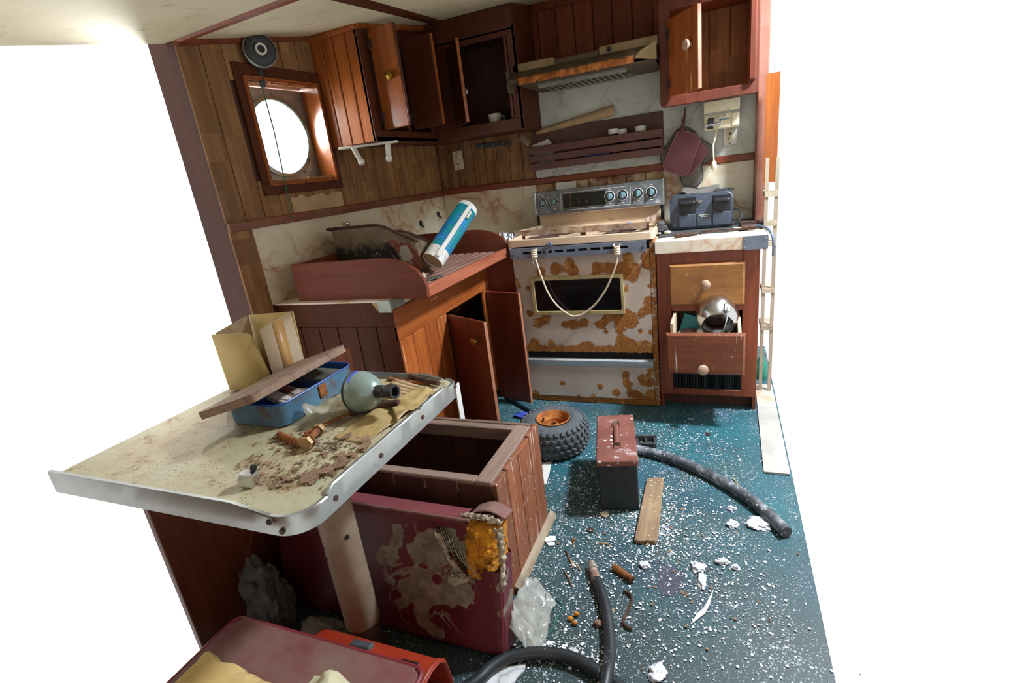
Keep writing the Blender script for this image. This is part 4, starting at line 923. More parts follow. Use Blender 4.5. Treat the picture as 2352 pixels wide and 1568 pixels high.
obj('base', B().box(-0.25, 0.045, 2.91, 3.09, 0.904, 0.914), M_BLACK, t)
obj('cord', B().tube(smooth_pts([(0.050, 3.06, 0.98), (0.085, 3.05, 0.965), (0.092, 3.02, 0.93), (0.06, 2.97, 0.910), (0.045, 2.92, 0.909)]), 0.0045, 8), M_BLACK, t)
def cl(u, v):
    m = max(0.0, 1 - abs(u - 0.48) / 0.42); x = -0.20 + 0.185 * u; y = 3.04 - (0.10 + 0.052 * m) * v
    return (x, y, 1.092 + 0.010 * (1 - v) + 0.014 * abs(u - 0.5) + 0.006 * noise.noise(Vector((u * 4, v * 4, 0))) - (0.062 * m * max(0, v - 0.72) / 0.28))
o = obj('folded_cloth', B().grid(20, 10, cl), plain('dark_grey_cloth', '504C48', '68625C', 8, 0.95, bump=0.4, bs=120), solid=0.006); meta(o, 'grey cloth lying folded over the toaster slots', 'cloth')
t = thing('heating_element', 'long rusty hairpin wire loop with a threaded plug on the worktop', 'element', (0.0, 2.76, 0.904))
obj('wire_loop', B().tube(smooth_pts([(0.09, 2.742, 0.911), (-0.06, 2.735, 0.911), (-0.09, 2.738, 0.912), (-0.098, 2.752, 0.913), (-0.088, 2.766, 0.912), (-0.03, 2.772, 0.911), (0.09, 2.764, 0.911)]), 0.0032, 8), M_RUSTD, t)
obj('threaded_plug', B().cyl((0.085, 2.755, 0.916), (0.115, 2.760, 0.916), 0.013, n=6).cyl((0.11, 2.760, 0.916), (0.15, 2.765, 0.914), 0.009, n=12), M_RUSTD, t)
for nm, x, y, lab in (('spark_plug', -0.215, 2.672, 'rusty bolt with a ringed collar lying near the stove end of the worktop'),):
    t = thing(nm, lab, 'bolt', (x, y, 0.904))
    obj('head', B().cyl((x, y, 0.911), (x + 0.022, y + 0.01, 0.911), 0.012, n=6), M_RUSTD, t)
    obj('collar', B().cyl((x + 0.022, y + 0.01, 0.911), (x + 0.034, y + 0.015, 0.911), 0.013, n=14), M_RUSTD, t)
    obj('shank', B().cyl((x + 0.034, y + 0.015, 0.909), (x + 0.10, y + 0.045, 0.908), 0.008, n=12), M_RUSTD, t)
o = obj('brown_block', B().obox((0.125, 2.90, 0.916), (0.085, 0.035, 0.022), (0, 0, R(4)), 0.003), M_RUSTD); meta(o, 'small dark brown block on the black mat near the door post', 'block')
o = obj('paper_scrap', B().obox((0.072, 2.80, 0.909), (0.05, 0.03, 0.004), (0, R(8), R(20))), M_PAPER); meta(o, 'white paper scrap behind the threaded plug on the worktop', 'paper')
t = thing('black_clamp', 'black plastic clamp standing between the stove top and the toaster', 'clamp', (-0.325, 2.86, 0.90))
obj('jaw', B().obox((-0.297, 2.80, 0.945), (0.035, 0.05, 0.055), (0, R(10), 0), 0.008), M_BLACKD, t); obj('jaw', B().obox((-0.280, 2.83, 0.925), (0.03, 0.04, 0.045), (0, R(-14), R(20)), 0.008), M_BLACKD, t)
o = obj('white_husk', B().blob((-0.262, 2.79, 0.913), (0.018, 0.012, 0.010), 0.5, 7, 2), M_CREAM, smooth=20); meta(o, 'small pale crumpled scrap at the foot of the toaster', 'scrap')

# pale shelf rack glimpsed in the passage past the cabinet
t = thing('shelf_rack', 'pale wooden shelf stand in the passage past the drawer cabinet', 'shelf', (0.24, 2.95, 0.0))
for x, y in ((0.190, 2.86), (0.234, 2.86)): obj('upright', B().box(x, x + 0.016, y, y + 0.016, 0.0, 1.22), W_PALE, t)
for z in (0.36, 0.56, 0.80, 0.90, 1.04): obj('shelf', B().box(0.19, 0.25, 2.855, 3.0, z, z + 0.025), W_PALE, t)
obj('top_panel', B().box(0.19, 0.25, 2.99, 3.0, 1.10, 1.60), W_UP, t)
o = obj('green_bottle', B().lathe([(0, 0), (0.030, 0), (0.034, 0.02), (0.034, 0.085), (0.018, 0.11), (0.014, 0.13), (0, 0.13)], Matrix.Translation((0.212, 3.06, 0.0)), 20), M_GREENF, base=None); meta(o, 'green plastic bottle on the deck behind the end of the drawer cabinet', 'bottle')
b = B().prism([(0.165, 2.05), (0.262, 2.05), (0.262, 2.95), (0.178, 2.95)], 'z', 0.002, 0.010)
o = obj('pale_board', b, plain('stained_pale_board', 'A8A49C', 'C2BEB8', 5, 0.5, dirt='B49C78', damt=0.3, dsc=5)); meta(o, 'pale stained board lying on the deck past the drawer cabinet', 'board')

# ================================================================ LEFT BASE CABINET
lc = thing('base_cabinet', 'long wooden base cabinet under the slatted tray with two doors open', 'cabinet', (-1.55, 2.4, 0.0))
XF, YN = -1.250, 1.712
for i in range(6):
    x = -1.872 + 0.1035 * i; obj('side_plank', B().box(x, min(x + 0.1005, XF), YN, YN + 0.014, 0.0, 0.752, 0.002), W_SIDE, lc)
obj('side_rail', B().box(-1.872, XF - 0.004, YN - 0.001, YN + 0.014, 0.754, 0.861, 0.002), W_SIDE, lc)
obj('front_rail', B().box(XF - 0.016, XF, YN, 2.66, 0.690, 0.826, 0.002), W_CABY, lc)
for i in range(4):
    y = YN + 0.002 + 0.1045 * i; obj('front_plank', B().box(XF - 0.016, XF, y, y + 0.1015, 0.06, 0.688, 0.003), W_CABO, lc)
obj('stile', B().box(XF - 0.016, XF, 2.565, 2.66, 0.04, 0.688, 0.002), W_CABO, lc)
obj('sill_rail', B().box(XF - 0.02, XF, YN, 2.66, 0.03, 0.075, 0.002), W_BOXI, lc)
obj('filler_board', B().box(XF - 0.01, -1.072, 2.652, 2.668, 0.02, 0.862, 0.002), W_DOOR, lc)
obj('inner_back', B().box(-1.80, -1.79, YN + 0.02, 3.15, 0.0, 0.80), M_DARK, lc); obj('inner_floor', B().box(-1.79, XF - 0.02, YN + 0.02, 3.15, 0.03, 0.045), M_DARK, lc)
door('door', (-1.246, 2.138), (-0.988, 2.003), 0.05, 0.682, 0.018, W_DOOR, lc, W_EDGE, (0.76, 0.585, 1), M_BRASS, 0.020)
door('door', (-1.244, 2.600), (-1.022, 2.535), 0.022, 0.683, 0.018, W_DOOR, lc, W_EDGE, (0.93, 0.60, -1), M_BRASS, 0.016)
lt = thing('worktop', 'marble laminate worktop with a dented metal corner under the slatted tray', 'worktop', (-1.55, 2.4, 0.824))
obj('slab', B().prism([(-1.872, 1.73), (-1.262, 1.73), (-1.262, 3.18), (-1.745, 3.18)], 'z', 0.828, 0.862).prism([(-1.874, 1.702), (-1.262, 1.702), (-1.262, 3.18), (-1.745, 3.18)], 'z', 0.862, 0.869), M_COUNTER, lt)
obj('metal_corner', B().box(-1.312, -1.252, 1.698, 1.704, 0.820, 0.871).box(-1.258, -1.252, 1.704, 1.80, 0.828, 0.871), M_STEEL, lt)
obj('torn_laminate', B().prism([(-1.345, 0.862), (-1.312, 0.862), (-1.312, 0.820), (-1.325, 0.83)], 'y', 1.702, 1.708), M_TANPAPER, lt)

KU, KZ = -0.967, 1.1525
# ---- slatted tray
ty = thing('draining_tray', 'mahogany tray with curved ends and a slatted floor on the worktop', 'tray', (-1.42, 2.2, 0.87))
def board(y0, y1, zo, rx_):
    P = [(-1.765, 0.868), (-1.765, 1.036 + zo), (-1.31, 1.036 + zo)]
    for k in range(1, 13):
        a = R(90 * k / 12); P.append((-1.31 + rx_ * math.sin(a), 0.915 + (0.121 + zo) * math.cos(a)))
    P.append((-1.31 + rx_, 0.866)); return B().prism(P, 'y', y0, y1, 0.002)
obj('end_board', board(1.738, 1.756, 0.0, 0.217), W_TRAY, ty); obj('end_board', board(2.640, 2.658, -0.012, 0.215), W_TRAY, ty)
obj('front_lip', B().box(-1.112, -1.092, 1.756, 2.640, 0.866, 0.915, 0.003), W_TRAYY, ty)
obj('floor_board', B().box(-1.76, -1.112, 1.756, 2.640, 0.870, 0.886), W_TRAY, ty)
s0 = None
for i in range(14):
    x = -1.115 - 0.046 * i
    if s0 is None: s0 = obj('slat', B().prism([(-0.031, 0.886), (0, 0.886), (-0.003, 0.906), (-0.028, 0.906)], 'y', 1.757, 2.59 + 0.0, 0), W_SLATY, ty); s0.location = (x, 0, 0)
    else: part_copy(s0, (x, 0, 0))
obj('back_board', B().box(-1.778, -1.762, 1.756, 2.640, 0.868, 1.03), W_TRAY, ty)

t = thing('roasting_pan', 'deep rusty pan with peeling enamel sitting on the slatted tray', 'pan', (-1.5, 2.15, 0.907))
def pan_sec(k, e=0.0):
    P = [(-1.755, 0.93), (-1.765, 1.150), (-1.46, 1.146), (-1.285, 1.064), (-1.300, 0.925), (-1.325, 0.908), (-1.735, 0.908)]
    return P
b = B(); Q = pan_sec(0)
def shell(y0, y1):
    outer = [(-1.765, 1.150), (-1.755, 0.935), (-1.735, 0.908), (-1.325, 0.908), (-1.302, 0.925), (-1.285, 1.064)]
    return outer
prof = [(-1.765, 1.150), (-1.757, 0.940), (-1.735, 0.910), (-1.33, 0.910), (-1.303, 0.930), (-1.285, 1.064)]
# long walls and bottom as one folded sheet, then the two side walls cut to the sloping rim
def pw(u, v):
    n_ = len(prof) - 1; i = min(int(u * n_), n_ - 1); f_ = u * n_ - i
    a, c = prof[i], prof[i + 1]; return (a[0] + (c[0] - a[0]) * f_, 2.05 + 0.15 * v, a[1] + (c[1] - a[1]) * f_ - (0.055 * v if i in (0, 4) and (f_ < 0.5) == (i == 0) else 0))
b.grid(20, 10, pw)
def topz(x): return 1.150 if x < -1.46 else 1.150 - (x + 1.46) * 0.49
def botz(x): return 0.910 + (0.03 * max(0, (-1.735 - x) / 0.03) if x < -1.735 else 0) + (0.02 * max(0, (x + 1.33) / 0.03) if x > -1.33 else 0)
def wall(y, bow, low=0.0):
    def f(u, v):
        x = -1.762 + (1.762 - 1.288) * u; z0, z1 = botz(x), topz(x) - low; z = z0 + (z1 - z0) * v
        k = math.sin(math.pi * min(max(u * 1.0, 0), 1)) ** 0.4
        return (x, y - bow * k * (0.3 + 0.7 * v) + bow * 0.15 * noise.noise(Vector((x * 9, z * 9, 1))), z)
    return f
b.grid(44, 16, wall(2.05, 0.028)); b.grid(30, 8, wall(2.20, -0.012, 0.055))
bmesh.ops.remove_doubles(b.bm, verts=b.bm.verts, dist=0.004)
o = obj('pan_body', b, M_PAN, t, solid=0.004)
cut_attr(o, 'rust', lambda p: spots(p.x, p.z, [(-1.36, 1.03, .04), (-1.33, 0.97, .06), (-1.40, 0.98, .035), (-1.42, 1.05, .03)]))
cut_attr(o, 'soot', lambda p: 1.3 * max(0, (1.10 - p.z) / 0.10) * min(1.0, max(0.0, (-1.36 - p.x) / 0.08)))
R0 = [(x, 2.03 - 0.012, topz(x)) for x in [-1.762 + 0.047 * i for i in range(11)]]; R1 = [(x, 2.212, topz(x) - 0.055) for x in [-1.29 - 0.047 * i for i in range(11)]]
obj('rolled_rim', B().tube(R0 + R1, 0.0065, 8, closed=True), M_RUSTD, t)

t = thing('chrome_stud', 'small chrome stud on the splashback just above the rusty pan', 'stud', (-1.75, 3.2, 0), AL, world=False)
obj('base', B().cyl((0.0, KU, KZ), (0.012, KU, KZ), 0.010, n=16), M_CHROME, t); obj('cap', B().blob((0.022, KU, KZ), (0.014, 0.016, 0.014), 0, 1, 3), M_CHROME, t)

# ---- rolled blue tube
def tube_mat():
    s = N('blue_chart_label'); q = s.sep(); z = q[2]
    ang = s.math('ARCTAN2', q[1], q[0])
    ang = s.math('SUBTRACT', s.math('FLOORED_MODULO', s.math('SUBTRACT', ang, TA), 2 * math.pi), math.pi)   # 0 on the far side
    c = s.mix(s.step(s.noise(9, 4), 0.42, 0.58), '1E6CB0', '2A86C8')
    green = s.math('MULTIPLY', s.step(s.noise(12, 3), 0.42, 0.50), s.math('GREATER_THAN', ang, TG)); c = s.mix(s.math('MULTIPLY', green, 0.85), c, '12908C')
    gx = s.math('LESS_THAN', s.math('ABSOLUTE', s.math('SUBTRACT', s.math('FRACT', s.math('MULTIPLY', z, 62)), 0.5)), 0.05)
    gy = s.math('LESS_THAN', s.math('ABSOLUTE', s.math('SUBTRACT', s.math('FRACT', s.math('MULTIPLY', ang, 3.4)), 0.5)), 0.06)
    grid_ = s.math('MULTIPLY', s.math('MAXIMUM', gx, gy), s.math('GREATER_THAN', ang, TG)); c = s.mix(s.math('MULTIPLY', grid_, 0.8), c, '0E3A5E')
    ends = s.math('MAXIMUM', s.math('LESS_THAN', z, 0.062), s.math('GREATER_THAN', z, 0.325)); c = s.mix(ends, c, 'DEDCD6')
    txt = s.math('MULTIPLY', s.math('MULTIPLY', s.math('LESS_THAN', z, 0.055), s.math('GREATER_THAN', z, 0.018)), s.math('MULTIPLY', s.math('LESS_THAN', s.math('FRACT', s.math('MULTIPLY', z, 130)), 0.4), s.math('GREATER_THAN', s.noise(90, 2), 0.5)))
    c = s.mix(s.math('MULTIPLY', txt, 0.5), c, '60646C')
    return s.out(c, 0.28)
t = thing('chart_tube', 'blue and white printed cardboard tube leaning on the rusty pan', 'tube', (-1.228, 2.045, 0.962), world=False)
t.rotation_euler = (Vector((0.085, 0.27, 0.205))).to_track_quat('Z', 'Y').to_euler()
RT = 0.051; TG = -3.0
_v = t.rotation_euler.to_matrix().inverted() @ (Vector((0, 0, 1.3)) - t.location); TA = math.atan2(_v.y, _v.x)
obj('tube_wall', B().lathe([(RT - 0.003, 0.006), (RT - 0.003, 0.0), (RT, 0.0), (RT, 0.345), (RT - 0.003, 0.35), (0, 0.35)], None, 48, cap=False), tube_mat(), t)
obj('end_disc', B().lathe([(0, 0.008), (RT - 0.003, 0.008), (RT - 0.003, 0.012), (0, 0.012)], None, 40, cap=False), M_TANPAPER, t)
def lap(u, v):
    a = TA - 0.10 + 0.36 * v; r = RT + 0.003 + 0.004 * (1 - v); return (r * math.cos(a), r * math.sin(a), 0.005 + 0.335 * u)
obj('overlap_strip', B().grid(20, 6, lap), M_PAPER, t, solid=0.001)
def lapw(u, v):
    a = -1.25 + 0.045 - 1.3 * v; r = RT + 0.006 - 0.003 * v; return (r * math.cos(a), r * math.sin(a), 0.0 + 0.335 * u)
obj('barcode_label', B().grid(3, 3, lambda u, v: ((RT + 0.0055) * math.cos(TA + 0.3 + 0.22 * v), (RT + 0.0055) * math.sin(TA + 0.3 + 0.22 * v), 0.262 + 0.045 * u)), M_CREAM, t, solid=0.0008)

# bits on the tray
t = thing('hinge_strap', 'small grey perforated metal strap at the curved end of the tray', 'bracket', (-1.16, 1.93, 0.907))
b = B(); b.M = Matrix.Translation((-1.165, 1.925, 0.909)) @ Matrix.Rotation(R(62), 4, 'Z'); P = rrect(-0.075, 0.055, -0.022, 0.022, 0.018); b.prism(P, 'z', 0, 0.003); obj('strap', b, M_STEEL, t)
for k in range(5):
    b = B(); b.M = Matrix.Translation((-1.165, 1.925, 0.909)) @ Matrix.Rotation(R(62), 4, 'Z'); b.cyl((-0.055 + 0.023 * k, 0.006 * (-1) ** k, 0.0028), (-0.055 + 0.023 * k, 0.006 * (-1) ** k, 0.0038), 0.004, n=10); obj('hole', b, M_BLACK, t)
o = obj('metal_sheet', B().prism([(-1.36, 1.93), (-1.215, 1.985), (-1.225, 2.0), (-1.40, 2.05)], 'z', 0.907, 0.912), M_STEEL); meta(o, 'bent sheet of grey metal on the slats below the blue tube', 'sheet metal')
o = obj('paper_wad', B().blob((-1.225, 1.90, 0.925), (0.032, 0.024, 0.016), 0.7, 6, 3, 2.0), M_CREAM, smooth=15); meta(o, 'small crumpled pale wad on the slats near the perforated strap', 'wad')
o = obj('leaf_litter', B().grid(10, 6, lambda u, v: (-1.33 + 0.09 * u, 1.965 + 0.05 * v, 0.911 + 0.008 * abs(noise.noise(Vector((u * 7, v * 7, 0)))))), M_FLAKEB, smooth=15, solid=0.002); meta(o, 'brown flaking scraps beside the pan on the tray', 'scraps', kind='stuff')

for k, (u, z, lab) in enumerate(((-0.318, 1.069, 'lower black cable clip on the marble splashback'), (-0.110, 1.101, 'upper black cable clip on the marble splashback behind the tube'))):
    t = thing('cable_clip', lab, 'clip', (-1.75, 3.2, 0), AL, world=False)
    obj('clip', B().blob((0.010, u, z), (0.010, 0.012, 0.018), 0.2, 3, 2).cyl((0.01, u, z - 0.01), (0.03, u, z - 0.03), 0.006, n=8), M_BLACK, t)
# ================================================================ TABLE
tb = thing('table', 'grimy pale green table with dented aluminium edging on one thick post', 'table', (-1.08, 0.90, 0.0))
TX0, TX1, TY0, TY1 = -1.50, -0.722, 0.576, 1.234
def tpath(e=0.0, r1=0.062, r2=0.04, n=8):
    P = []
    for cx, cy, r, a0 in ((TX1 - r1, TY0 + r1, r1, -90), (TX1 - r2, TY1 - r2, r2, 0)):
        for k in range(n + 1):
            a = R(a0 + 90 * k / n); P.append((cx + (r + e) * math.cos(a), cy + (r + e) * math.sin(a)))
    return [(TX0, TY0 - e)] + P + [(TX0, TY1 + e)]
obj('tabletop', B().prism(tpath(-0.002), 'z', 0.708, 0.741), M_TABLE, tb)
def strip(nm, pts, zt, lipw=0.006):
    """aluminium edging: outer face, rolled top, inner face down to the laminate"""
    b = B(); rows = []
    for i, (p, z) in enumerate(zip(pts, zt)):
        a = Vector(pts[max(i - 1, 0)]); c = Vector(pts[min(i + 1, len(pts) - 1)]); d = (c - a).normalized(); nx_ = Vector((d.y, -d.x))
        w_ = 0.0015 * noise.noise(Vector((p[0] * 14, p[1] * 14, 0)))
        prof = [(0.0, 0.700), (0.003, 0.700), (0.003 + w_, 0.715), (0.003 + w_, z - 0.003), (0.001, z), (-lipw, z), (-lipw - 0.002, z - 0.003), (-lipw - 0.002, 0.739)]
        rows.append([b.v((p[0] + nx_.x * o_, p[1] + nx_.y * o_, h)) for o_, h in prof])
    for a, c in zip(rows, rows[1:]):
        for k in range(len(a) - 1): b.bm.faces.new((a[k], a[k + 1], c[k + 1], c[k]))
    b.bm.faces.new(rows[0]); b.bm.faces.new(rows[-1][::-1])
    return obj(nm, b, M_ALU, tb)
FULL = tpath(0.0)
near_c = FULL[1:10]; far_c = FULL[10:19]
def seg(a, c, n): return [(a[0] + (c[0] - a[0]) * i / n, a[1] + (c[1] - a[1]) * i / n) for i in range(n + 1)]
strip('edge_strip', seg((TX0, TY0), (-0.792, TY0), 14), [0.757] * 13 + [0.750, 0.742])
strip('corner_strip', [(-0.80, TY0)] + near_c + seg(near_c[-1], (TX1, 0.668), 2)[1:], [0.742] * 12)
side = seg((TX1, 0.655), (TX1, 1.175), 26); strip('edge_strip', side, [0.745] + [0.757 - (0.006 if i == 17 else 0) for i in range(24)] + [0.752, 0.744])
strip('corner_strip', seg((TX1, 1.17), far_c[0], 2) + far_c[1:], [0.744] * 11)
strip('edge_strip', seg((-0.775, TY1), (TX0, TY1), 14), [0.744, 0.757] + [0.757] * 13)
def rscrew(p, q): obj('rusty_screw', B().cyl(p, q, 0.006, n=10), M_RUSTD, tb)
for y, z in ((1.205, 0.733), (1.018, 0.729), (0.831, 0.727), (0.672, 0.724)): rscrew((TX1 + 0.002, y, z), (TX1 + 0.0055, y, z))
for x, z in ((-0.795, 0.729), (-0.776, 0.738), (-0.768, 0.712)): rscrew((x, TY0 - 0.002, z), (x, TY0 - 0.0055, z))
obj('post', B().lathe([(0.047, 0.125), (0.049, 0.13), (0.049, 0.708), (0, 0.708)], Matrix.Translation((-0.963, 0.882, 0)), 32), plain('dirty_cream_post_paint', '7E6C5A', '94826E', 9, 0.5, dirt='7E6A58', damt=0.2, bump=0.2, bs=50), tb)
obj('lower_post', B().lathe([(0.058, 0.0), (0.058, 0.012), (0.044, 0.014), (0.044, 0.13)], Matrix.Translation((-0.963, 0.882, 0)), 28), M_RUSTD, tb)
for z, a in ((0.44, -25), (0.41, -118), (0.375, -116)):
    c = Vector((-0.963 + 0.049 * math.cos(R(a)), 0.882 + 0.049 * math.sin(R(a)), z)); d = Vector((math.cos(R(a)), math.sin(R(a)), 0))
    obj('bolt_hole', B().cyl(c - d * 0.002, c + d * 0.002, 0.007 if a > -50 else 0.0035, n=10), M_BLACK, tb)
obj('under_frame', B().box(-1.25, -0.80, 0.86, 0.90, 0.685, 0.708).box(-0.99, -0.94, 0.66, 1.15, 0.685, 0.708), M_RUSTD, tb)

TZ = 0.741
# cardboard box
t = thing('cardboard_box', 'open cardboard box with brown tape standing at the back of the table', 'box', (-1.37, 1.16, TZ))
def wallp(nm, pts, th, mt, axis='n'):
    b = B(); vs = [b.v(p) for p in pts]; b.bm.faces.new(vs); return obj(nm, b, mt, t, solid=th)
X1, X0, Y0, Y1 = -1.278, -1.475, 1.085, 1.212
wallp('side_wall', [(X1, Y0, TZ + 0.005), (X1, Y1, TZ + 0.005), (X1, Y1 + 0.004, 0.968), (X1, Y0 - 0.004, 0.948)], 0.004, M_CARD)
wallp('tape_strip', [(X1 + 0.004, 1.128, TZ + 0.005), (X1 + 0.004, 1.166, TZ + 0.005), (X1 + 0.0065, 1.166, 0.9595), (X1 + 0.003, 1.128, 0.9545)], 0.001, M_TAPE)
wallp('back_wall', [(X0, Y1, TZ + 0.005), (X1, Y1, TZ + 0.005), (X1 + 0.006, Y1 + 0.004, 0.966), (X0, Y1 + 0.01, 0.955)], 0.004, M_CARDY)
wallp('front_wall', [(X0, Y0 - 0.01, TZ + 0.005), (X1 - 0.002, Y0, TZ + 0.005), (X1 - 0.035, Y0 - 0.006, 0.925), (X1 - 0.05, Y0 - 0.008, 0.938), (X0, Y0 - 0.014, 0.936)], 0.004, M_CARDY)
wallp('far_wall', [(X0, Y0, TZ + 0.005), (X0, Y1, TZ + 0.005), (X0, Y1, 0.955), (X0, Y0, 0.936)], 0.004, M_CARD)
wallp('bottom', [(X0, Y0, TZ + 0.004), (X1, Y0, TZ + 0.004), (X1, Y1, TZ + 0.004), (X0, Y1, TZ + 0.004)], 0.004, M_CARD)

# blue tin box
t = thing('tin_box', 'small scuffed blue tin box with its rusty lid propped half open', 'tin box', (-1.15, 1.03, TZ))
def rr2(x0, x1, y0, y1, r, n=5): return rrect(x0, x1, y0, y1, r, n)
b = B(); L = [rr2(-1.252, -1.050, 0.880, 1.182, 0.03), rr2(-1.250, -1.052, 0.882, 1.180, 0.03), rr2(-1.2505, -1.0515, 0.8815, 1.1805, 0.03)]
rings = [[b.v((p[0], p[1], z)) for p in Q] for Q, z in ((rr2(-1.246, -1.056, 0.886, 1.176, 0.028), 0.742), (L[0], 0.746), (L[0], 0.805), (L[2], 0.807))]
for a, c in zip(rings, rings[1:]):
    n = len(a)
    for k in range(n): b.bm.faces.new((a[k], a[(k + 1) % n], c[(k + 1) % n], c[k]))
b.bm.faces.new(rings[0][::-1]); obj('tin_body', b, M_TINB, t)
b = B(); Qi = rr2(-1.248, -1.054, 0.884, 1.178, 0.028); rings = [[b.v((p[0], p[1], z)) for p in Qi] for z in (0.807, 0.749)]; n = len(Qi)
for k in range(n): b.bm.faces.new((rings[0][k], rings[0][(k + 1) % n], rings[1][(k + 1) % n], rings[1][k]))
b.bm.faces.new(rings[1]); obj('tin_lining', b, M_TINI, t)
b = B(); b.tube([(p[0], p[1], 0.8065) for p in L[0]], 0.0028, 6, closed=True); obj('rim_bead', b, M_TINI, t)
obj('front_latch', B().box(-1.051, -1.045, 1.02, 1.05, 0.762, 0.800, 0.002), M_RUST, t)
LM = Matrix.Translation((-1.262, 0.985, 0.797)) @ Euler((R(0.5), R(-16.5), 0)).to_matrix().to_4x4()
b = B(); b.M = LM; P = rr2(0.0, 0.226, -0.175, 0.180, 0.012); b.prism(P, 'z', 0.010, 0.013); 
r_ = [[b.v((p[0], p[1], z)) for p in P] for z in (-0.008, 0.0115)]; n = len(P)
for k in range(n): b.bm.faces.new((r_[0][k], r_[0][(k + 1) % n], r_[1][(k + 1) % n], r_[1][k]))
obj('lid', b, M_TINR, t)
b = B()
for y in (0.95, 1.11): b.cyl((-1.258, y - 0.015, 0.803), (-1.258, y + 0.015, 0.803), 0.005, n=8)
obj('hinge', b, M_RUSTD, t)
def small(nm, label, cat, c, size, rot, mt, bev=0.002):
    b = B(); b.obox((0, 0, 0), size, rot, bev); o = obj(nm, b, mt); o.location = c; return meta(o, label, cat)
small('parts_tin', 'dusty grey packet inside the blue tin box at its far end', 'packet', (-1.135, 1.115, 0.782), (0.13, 0.085, 0.034), (0, R(4), R(6)), M_STEEL)
small('red_packet', 'red and white packet inside the blue tin box under the lid edge', 'packet', (-1.14, 1.005, 0.792), (0.09, 0.03, 0.012), (0, R(6), R(-14)), M_CANRED)
small('white_packet', 'white paper packet lying lengthwise in the blue tin box', 'packet', (-1.125, 0.958, 0.786), (0.12, 0.035, 0.016), (0, R(5), R(-16)), M_PAPER)
small('brown_wallet', 'brown leather wallet nearest the front wall in the blue tin box', 'wallet', (-1.098, 0.985, 0.784), (0.07, 0.09, 0.014), (0, R(5), R(10)), M_FLAKEB, 0.004)
small('glass_tube', 'small white tube lying at the near end of the blue tin box', 'tube', (-1.10, 0.915, 0.784), (0.09, 0.018, 0.014), (0, 0, R(18)), M_WHITE, 0.005)

# shower head
t = thing('shower_head', 'grey-green bulb shower head with a black swivel neck on the table', 'shower head', (-0.86, 1.0, TZ), world=False)
SM = Euler((0, 0, 0)); ax = Vector((1.0, -0.12, 0.10)).normalized()
QM = Matrix.Translation(Vector((-0.903, 1.004, 0.799)) - Vector((-0.86, 1.0, TZ))) @ ax.to_track_quat('Z', 'Y').to_matrix().to_4x4()
obj('face_plate', B().lathe([(0, -0.012), (0.040, -0.012), (0.047, -0.006), (0.0535, 0.002), (0.055, 0.010), (0.0535, 0.014)], QM, 40, cap=False), M_BLACKD, t)
obj('bulb_shell', B().lathe([(0.0545, 0.012), (0.0555, 0.020), (0.053, 0.034), (0.046, 0.050), (0.036, 0.064), (0.026, 0.074), (0.019, 0.079), (0.014, 0.080)], QM, 48, cap=False), M_SHOWER, t)
obj('neck', B().lathe([(0.0175, 0.076), (0.0165, 0.105), (0.0135, 0.108), (0.015, 0.113), (0.0185, 0.115), (0.0185, 0.140), (0.013, 0.140), (0.012, 0.125), (0, 0.125)], QM, 28, cap=False), M_BLACK, t)
_u = QM.to_3x3().inverted() @ Vector((0, -0.35, 1)); ua = math.degrees(math.atan2(_u.y, _u.x))
b = B(); b.M = QM; b.tube([(0.0565 * math.cos(R(ua + a)), 0.0565 * math.sin(R(ua + a)), 0.022) for a in range(-25, 26, 6)], 0.0026, 6); obj('blue_seal', b, M_BLUEPL, t)
b = B(); b.M = QM
for k in range(24): b.cyl((0.036 * math.cos(k * 0.262), 0.036 * math.sin(k * 0.262), -0.0115), (0.036 * math.cos(k * 0.262), 0.036 * math.sin(k * 0.262), -0.0135), 0.002, n=6)
o = obj('nozzle_dots', b, M_BLACK, t); o['kind'] = 'stuff'

# rod, papers, film
t = thing('screwdriver', 'long rusty flat-tipped rod lying across the waxed paper', 'rod', (-0.87, 0.95, TZ))
obj('shaft', B().tube(smooth_pts([(-0.795, 1.032, 0.758), (-0.84, 1.022, 0.757), (-0.885, 0.985, 0.755), (-0.908, 0.966, 0.754)]), 0.0092, 10), M_RUSTD, t)
obj('tip', B().tube([(-0.905, 0.968, 0.754), (-0.93, 0.915, 0.753), (-0.955, 0.853, 0.751)], [0.007, 0.009, 0.010], 8, flat=0.4), M_RUST, t)
t = thing('hex_bolt', 'big hex bolt with washer and nut lying on the dirty tabletop', 'bolt', (-0.91, 0.84, TZ), world=False)
ax = Vector((-0.30, 1.0, -0.02)).normalized(); QM = Matrix.Translation((0.006, -0.034, 0.019)) @ ax.to_track_quat('Z', 'Y').to_matrix().to_4x4()
obj('bolt_head', B().lathe([(0, -0.012), (0.0165, -0.012), (0.0175, -0.010), (0.0175, 0.0)], QM, 6), M_BOLT, t)
obj('washer', B().lathe([(0.019, 0.0), (0.019, 0.004), (0.01, 0.004)], QM, 24), M_RUST, t)
obj('shank', B().lathe([(0.0085, 0.003), (0.0085, 0.075), (0, 0.076)], QM, 14), M_RUST, t)
obj('nut', B().lathe([(0.015, 0.055), (0.0155, 0.056), (0.0155, 0.068), (0.015, 0.069), (0.009, 0.069)], QM, 6), M_BOLT, t)
b = B(); n = 60
P = [Vector((-1.034, 0.84, 0.750)).lerp(Vector((-0.925, 0.806, 0.750)), i / n) + Vector((0.2, 1, 0)).normalized() * 0.003 * math.sin(i * 0.75) + Vector((0, 0, 0.003 * math.cos(i * 0.75))) for i in range(n + 1)]
o = obj('drill_bit', b.tube(P, [0.0062 + 0.002 * math.sin(i * 1.5) for i in range(n + 1)], 8), M_RUST); meta(o, 'rusted spiral drill bit beside the hex bolt on the table', 'drill bit')
